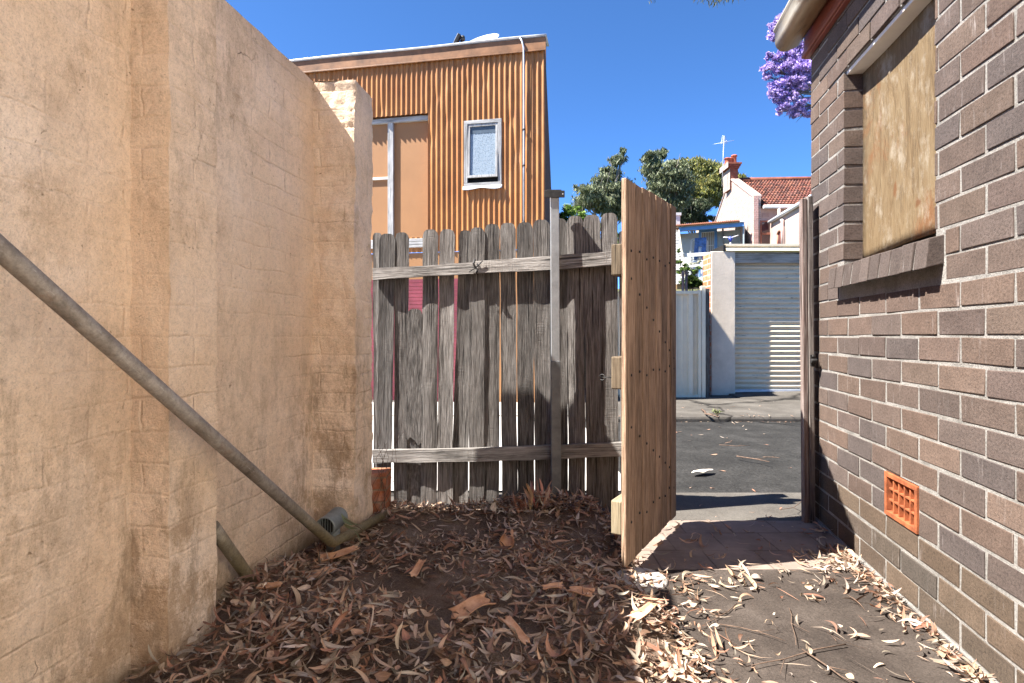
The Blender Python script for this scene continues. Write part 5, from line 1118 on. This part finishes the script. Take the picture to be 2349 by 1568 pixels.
# twigs
def twig(pts_, r, label, name='twig', grp='fallen twigs in the yard'):
    r *= .62; b = MB(); P_ = [Vector(p) for p in pts_]; out = [P_[0]]
    for a, c in zip(P_[:-1], P_[1:]):
        m_ = a.lerp(c, .5) + Vector(((r2.random() - .5), (r2.random() - .5), 0)) * (c - a).length * .12; out += [m_, c]
    n = len(out); b.tube(out, [r * (1 - .6 * i / n) for i in range(n)], 6); k = len(out) // 2
    d = (out[-1] - out[0]).normalized(); sd = Vector((-d.y, d.x, .15)); b.tube([out[k], out[k] + (d + sd * .8) * (out[-1] - out[0]).length * .22], [r * .7, r * .25], 5)
    return tag(b.build(name, M['twig']), label, 'twig', grp)
def tg(pix, r, label, z=.03, **k): twig([G(px, py, z + 0.002 * i) for i, (px, py) in enumerate(pix)], r, label, **k)
tg([(655, 1460), (690, 1500), (725, 1545), (740, 1590)], .0035, 'forked pale twig lying over the leaf heap at the left corner of the yard', .07)
tg([(1940, 1478), (1800, 1512), (1710, 1530)], .0035, 'long thin twig on the path beside the curled leaves', .014)
tg([(1650, 1432), (1740, 1450), (1800, 1470)], .003, 'grey twig lying level across the open concrete path', .012)
tg([(1810, 1395), (1815, 1430), (1826, 1480)], .003, 'dark crooked twig pointing straight down the path', .012)
tg([(1850, 1130), (1820, 1165), (1790, 1170)], .004, 'stout brown twig by the foot of the gate post', .03)
tg([(1840, 1490), (1900, 1530), (1960, 1568)], .0045, 'reddish twig at the front of the path', .014)
tg([(1690, 1385), (1640, 1420), (1610, 1436)], .003, 'small bent twig near the path centre', .012)
tg([(1650, 1021), (1690, 1024), (1720, 1022)], .006, 'long straight stick lying across the lane', .015, grp='sticks on the lane')
tg([(1690, 1047), (1730, 1053), (1765, 1060)], .009, 'thick branched stick in the middle of the lane', .018, grp='sticks on the lane')
tg([(1750, 1049), (1770, 1049), (1790, 1051)], .006, 'short stick just past the thick branched one on the lane', .015, grp='sticks on the lane')
tg([(1610, 940), (1618, 950), (1650, 957)], .02, 'pale dead branch in the far gutter by the steel fence', .05, grp='sticks on the lane')
for k_, (p_, l_) in enumerate((([(560, 1470), (640, 1440), (700, 1425)], 'thin dark twig across the heap beside the wall buttress'), ([(1010, 1400), (1080, 1372), (1140, 1360)], 'slender twig over the bare soil patch'), ([(1290, 1500), (1340, 1535), (1400, 1560)], 'brown twig among the leaves at the front centre'), ([(1530, 1430), (1580, 1470), (1600, 1530)], 'kinked twig along the edge where leaves meet the path'), ([(900, 1480), (990, 1500), (1050, 1540)], 'long straight twig lying on the front leaves'), ([(960, 1268), (1010, 1275), (1060, 1262)], 'short twig on the dark soil near the fence'))):
    tg(p_, .0028, l_, .06)
for k_, (px_, py_, l_) in enumerate(((620, 1420, 'curled bark shaving on the heap beside the buttress'), (1480, 1480, 'narrow bark shaving near the path edge'), (960, 1340, 'dark bark shaving on the bare soil'), (1180, 1530, 'flat bark shaving at the front of the leaves'))):
    g_ = G(px_, py_); barkcurl(g_.x, g_.y, .07 + .02 * k_, .02, 2.2, .7 * k_, .1, l_, .05, 7 + k_)
# pale bark scrap on the road
g_ = G(1607, 1092, -.03); b = MB(); b.grid(lambda u, v: (g_.x + .16 * (u - .5) + .03 * v, g_.y + .10 * (v - .5) * (1 - abs(u - .5)) + .05 * (u - .5), .004 + .010 * math.sin(u * 6) ** 2 * (1 - v) + .004 * math.sin(v * 9)), 12, 6); tag(b.build('bark_scrap', simple('bleached_bark', (0.6, 0.53, 0.44), .8), None, 0, None, .002), 'bleached scrap of bark lying on the lane outside the gate', 'bark')
# concrete footing by the gate
g_ = G(1470, 1328, .01); b = MB(); b.lathe((g_.x, g_.y, .004), (0, 0, 1), [(0.105, -.02), (0.103, .006), (0.095, .012), (0.0, .013)], 32); tag(b.build('gate_footing', simple('white_cement', (0.50, 0.47, 0.43), .9, 0, .25, 9, .003)), 'round pale cement footing at the front foot of the open gate', 'footing')

def place_leaves(name, items, mat, parent=None, nseg=8, fold=.3):
    A = np.array([i[:3] for i in items]); n = len(items); g = lambda k: np.array([float(i[k]) for i in items])
    return leaf_batch(name, mat, A, g(3), g(4), g(5), g(6), g(7), g(8), g(9), np.array([i[10] for i in items]), nseg, parent, fold)
# upright dry sprig by the post
sp = G(1232, 1182, .03); it = []; r3 = random.Random(3)
dsp = thing('dry_sprig', (sp.x, sp.y, .02), 'upright dead sprig of reddish dry leaves beside the steel post foot', 'plant')
for k in range(34):
    ln_ = .06 + .07 * r3.random(); yaw = r3.random() * 6.28; pit = -(1.0 + .5 * r3.random()); h_ = .03 + .10 * r3.random()
    px_ = sp.x + (r3.random() - .5) * .14; it.append((px_, sp.y + (r3.random() - .5) * .05, .02 + h_ * (1 - abs(px_ - sp.x) * 5) + .035, ln_, ln_ * .16, yaw, pit, r3.random() * 6, .6 * (r3.random() - .3), .3 * (r3.random() - .5), tuple(v * (.8 + .5 * r3.random()) for v in ((.40, .20, .125) if r3.random() < .7 else (.5, .36, .27)))))
for k in range(9): it.append((sp.x - .075 - .03 * r3.random(), sp.y, .06 + .03 * r3.random(), .12, .018, 2.6 + r3.random(), -1.0, r3.random() * 6, .3, .2, (.36, .17, .11)))
place_leaves('foliage', it, M['leaf'], dsp)
b = MB()
for k in range(7): b.tube([Vector((sp.x + (k - 3) * .008, sp.y, .0)), Vector((sp.x + (k - 3) * .018, sp.y, .09 + .02 * (k % 3)))], .0015, 5)
b.build('stems', M['twig'], dsp)
# green sprig at the pipe
gs = thing('green_leaf_sprig', P(815, 1215, 2.45), 'fallen sprig of grey green gum leaves hanging over the bent pipe', 'plant')
e_ = P(800, 1195, 2.47); e2 = P(822, 1234, 2.40)
place_leaves('leaves', [(e_.x, e_.y, e_.z, .09, .022, -.3, .45, .9, .5, .15, (.17, .20, .11)), (e2.x, e2.y, e2.z, .085, .024, 1.1, 1.1, .6, -.4, .1, (.24, .28, .17)), (e_.x + .01, e_.y - .01, e_.z - .025, .07, .016, -.2, .25, .5, .3, .1, (.14, .15, .07))], M['gum'], gs)
b = MB(); b.tube([P(790, 1190, 2.46), P(826, 1212, 2.42), P(850, 1232, 2.4)], .0013, 5); b.build('stem', M['twig'], gs)

# ---------------------------------------------------------------- trees
def tree(name, label, base, clumps, nleaf, lsz, pal_, mat, barkr=.14, cat='tree', group='trees on the skyline', lw=.28, droop=1.0, trunk_to=None, squash=.8):
    t = thing(name, base, label, cat, group); base = Vector(base); rr = random.Random(hash(label) % 1000 if False else len(label) * 7)
    b = MB(); tot = sum(c[1] ** 2 for c in clumps); cen = sum((Vector(c[0]) for c in clumps), Vector()) / len(clumps)
    top = trunk_to or Vector((cen.x, cen.y, base.z + (cen.z - base.z) * .6)); b.tube([base, base.lerp(top, .5) + Vector((.1, 0, 0)), top], [barkr, barkr * .8, barkr * .6], 8)
    for c, r_ in clumps:
        c = Vector(c); m_ = top.lerp(c, .5) + Vector(((rr.random() - .5), (rr.random() - .5), (rr.random() - .2))) * r_ * .6
        b.tube([top, m_, c], [barkr * .5, barkr * .3, barkr * .1], 6)
        for k in range(5): b.tube([m_.lerp(c, .5), c + Vector((rr.gauss(0, 1), rr.gauss(0, 1), rr.gauss(0, 1))) * r_ * .55], [barkr * .18, barkr * .05], 4)
    b.build('trunk', M['bark'], t)
    P3 = []; cs = []
    for c, r_ in clumps:
        n = int(nleaf * r_ ** 2 / tot); sub = max(5, int(n / 70)); d = NP.normal(size=(sub, 3)); d /= np.linalg.norm(d, axis=1)[:, None]
        ctr_ = np.array(c) + d * (r_ * NP.random((sub, 1)) ** .45) * np.array([1, 1, squash]); lum = .7 + .6 * NP.random(sub)
        w_ = NP.integers(0, sub, n); pp = ctr_[w_] + NP.normal(size=(n, 3)) * r_ * np.array([.20, .20, .13]); P3.append(pp)
        pc_ = np.array(pal_)[NP.integers(0, len(pal_), n)] * (lum[w_] * (.8 + .4 * NP.random(n)))[:, None]; cs.append(pc_)
    P3 = np.concatenate(P3); cs = np.clip(np.concatenate(cs), 0, 1); n = len(P3)
    ln_ = lsz * (.6 + .8 * NP.random(n)); pit = (.9 * droop + .6 * (NP.random(n) - .5)) if droop else (NP.random(n) - .5) * 2.5
    o = leaf_batch('crown', mat, P3, ln_, ln_ * lw * (.8 + .5 * NP.random(n)), NP.random(n) * 6.283, pit, NP.random(n) * 6.283, .3 * np.ones(n), .2 * (NP.random(n) - .5), cs, 2, t)
    return t
def cl(px, py, rp, Z, dz=0.0): p = P(px, py, Z + dz); return (tuple(p), rp * Z / F)
GREY = [(.15, .175, .09), (.115, .135, .07), (.23, .245, .16), (.075, .09, .042)]
OLIVE = [(.22, .215, .05), (.17, .175, .04), (.28, .25, .07), (.11, .12, .03)]
FRESH = [(.15, .24, .04), (.10, .18, .03), (.21, .31, .07), (.06, .11, .02)]
Z = 44
tree('gum_tree', 'slender grey green gum tree rising between the iron house and the gate', (P(1375, 0, Z).x, Z, 2.5), [cl(1418, 368, 20, Z), cl(1402, 400, 24, Z, 1), cl(1385, 430, 30, Z), cl(1355, 445, 30, Z, -1), cl(1425, 440, 30, Z, 1), cl(1335, 470, 26, Z), cl(1395, 475, 34, Z), cl(1430, 485, 30, Z), cl(1428, 348, 10, Z), cl(1328, 430, 12, Z)], 16000, .30, GREY, M['gum'], .2)
Z = 40
tree('gum_tree', 'tall grey leaved gum with a feathery top just right of the gate top', (P(1515, 0, Z).x, Z, 2.5), [cl(1490, 360, 18, Z), cl(1514, 355, 16, Z, 1), cl(1497, 385, 24, Z), cl(1545, 395, 30, Z, -.5), cl(1520, 425, 36, Z), cl(1560, 430, 32, Z, -.5), cl(1545, 465, 32, Z), cl(1500, 460, 30, Z)], 18000, .28, GREY, M['gum'], .2)
Z = 48
tree('gum_tree', 'broad olive yellow gum tree spreading behind the pink chimney', (P(1605, 0, Z).x, Z, 2.5), [cl(1560, 385, 24, Z), cl(1600, 388, 28, Z), cl(1632, 388, 26, Z), cl(1655, 405, 26, Z, -1), cl(1590, 420, 32, Z), cl(1630, 430, 30, Z, -1), cl(1660, 430, 22, Z), cl(1690, 420, 22, Z, 2), cl(1704, 412, 14, Z, 2), cl(1605, 455, 30, Z), cl(1640, 455, 20, Z)], 24000, .32, OLIVE + GREY[:2], M['gum'], .28, trunk_to=P(1600, 490, Z))
Z = 46
tree('gum_tree', 'dark low gum filling the gap behind the verandah roof', (P(1560, 0, Z).x, Z, 2.5), [cl(1570, 470, 26, Z), cl(1600, 480, 24, Z), cl(1560, 495, 26, Z), cl(1590, 500, 24, Z), cl(1615, 502, 14, Z), cl(1620, 470, 14, Z), cl(1640, 505, 14, Z)], 9000, .30, [(.05, .065, .035), (.035, .05, .025), (.08, .09, .05)], M['gum'], .2)
Z = 16
tree('shrub', 'bright green bushy shrub beside the corner of the orange iron house', (P(1310, 0, Z).x, Z, 1.0), [cl(1302, 482, 20, Z), cl(1318, 478, 16, Z, .3), cl(1290, 495, 16, Z), cl(1330, 500, 20, Z), cl(1310, 510, 26, Z), cl(1350, 525, 24, Z), cl(1320, 545, 30, Z), cl(1390, 520, 20, Z), cl(1360, 560, 30, Z), cl(1420, 560, 30, Z)], 9000, .10, FRESH, M['gum'], .05, 'shrub', None, .35, .3)
Z = 11
tree('shrub', 'leafy green shrub with pale flowers behind the cream steel fence', (P(1580, 0, Z).x, Z, 0.0), [cl(1562, 625, 14, Z), cl(1572, 642, 16, Z), cl(1590, 640, 16, Z), cl(1606, 652, 14, Z), cl(1560, 600, 9, Z), cl(1575, 612, 12, Z), cl(1595, 622, 12, Z), cl(1585, 655, 16, Z), cl(1557, 575, 6, Z)], 5000, .045, FRESH + [(.05, .08, .02)] * 3, M['gum'], .02, 'shrub', None, .35, .3)
tree('shrub', 'wispy white flowering spray in front of the verandah railing', (P(1600, 0, 12).x, 12, 0.0), [cl(1600, 600, 9, 12), cl(1588, 605, 8, 12), cl(1620, 628, 9, 12), cl(1632, 634, 8, 12)], 900, .035, [(.55, .53, .45), (.4, .42, .3)], M['gum'], .01, 'shrub', None, .3, .2)
for px, lb_ in ((1565, 'white timber stake nearer the gate in the shrub behind the steel fence'), (1573, 'second white timber stake farther from the gate in the shrub behind the fence')):
    b = MB(); b.box((P(px, 0, 9.6).x, 9.6, 0), (P(px, 0, 9.6).x + .035, 9.64, P(0, 622, 9.6).z)); tag(b.build('garden_stake', M['trim'], None, .003), lb_, 'stake', 'white stakes in the shrub')
# jacaranda beyond the brick house
Z = 12; VIO = [(.50, .38, .72), (.42, .31, .62), (.58, .47, .78), (.33, .23, .50)]
tree('jacaranda', 'jacaranda branches covered in violet blossom beyond the brick cottage', (P(1960, 0, Z).x, Z, 0), [cl(1815, 70, 18, Z), cl(1835, 60, 20, Z), cl(1800, 95, 13, Z), cl(1784, 58, 17, Z), cl(1775, 84, 14, Z), cl(1800, 38, 14, Z), cl(1790, 75, 14, Z), cl(1765, 130, 10, Z), cl(1775, 195, 12, Z), cl(1830, 110, 22, Z), cl(1790, 150, 22, Z), cl(1820, 150, 24, Z), cl(1766, 160, 17, Z), cl(1760, 178, 11, Z), cl(1785, 210, 20, Z), cl(1800, 250, 16, Z), cl(1825, 262, 15, Z), cl(1810, 130, 18, Z), cl(1780, 130, 14, Z), cl(1845, 160, 26, Z), cl(1800, 190, 22, Z), cl(1830, 200, 24, Z), cl(1812, 225, 18, Z), cl(1840, 245, 20, Z), cl(1790, 230, 14, Z), cl(1848, 262, 12, Z), cl(1880, 180, 26, Z), cl(1890, 100, 26, Z)], 30000, .055, VIO, M['flower'], .07, 'tree', None, .6, .0, trunk_to=P(1930, 230, Z))
# overhanging gum spray at the top
ob = thing('overhanging_branch', P(1650, -60, 6), 'drooping gum leaf spray hanging into the top of the sky', 'branch'); it = []
for cx_, cy_, n in ((1612, 3, 26), (1634, 8, 34), (1655, 3, 30), (1675, -2, 22), (1705, -3, 12), (1718, -6, 10), (1598, -6, 10), (1499, 4, 4)):
    for k in range(n):
        p = P(cx_ + 24 * (r3.random() - .5), cy_ + 22 * (r3.random() - .5) - 6, 6 + .3 * (r3.random() - .5)); l_ = .045 + .04 * r3.random()
        it.append((p.x, p.y, p.z, l_, l_ * .17, r3.random() * 6.28, 1.2 + .5 * (r3.random() - .5), r3.random() * 6, .3, .2, (.05 + .03 * r3.random(), .07, .03)))
place_leaves('leaves', it, M['gum'], ob, 4)
b = MB(); b.tube([P(1590, -30, 6), P(1650, -45, 6), P(1730, -30, 6), P(1900, -120, 6.2)], [.004, .006, .008, .015], 6); b.tube([P(1650, -45, 6), P(1655, -5, 6)], .002, 5); b.tube([P(1620, -38, 6), P(1615, 5, 6)], .002, 5); b.tube([P(1590, -30, 6), P(1500, -20, 6), P(1498, 8, 6)], .0015, 5); b.build('stem', M['twig'], ob)
# weed in the far gutter
wd_ = thing('roadside_weed', P(1645, 958, 6.5), 'small green weed growing in the far kerb of the lane', 'weed'); it = []
for k in range(26): p = P(1645 + 8 * r3.gauss(0, 1), 945 + 8 * (r3.random() - .5), 6.5); it.append((p.x, p.y, p.z, .06, .012, r3.random() * 6.28, -1.0 + r3.random(), 0, .4, .1, (.17, .2, .07)))
place_leaves('leaves', it, M['gum'], wd_, 4)
b = MB()
for k in range(4): b.tube([P(1645, 957, 6.5), P(1638 + 5 * k, 938 + 2 * k, 6.5)], .003, 4)
b.build('stems', M['twig'], wd_)
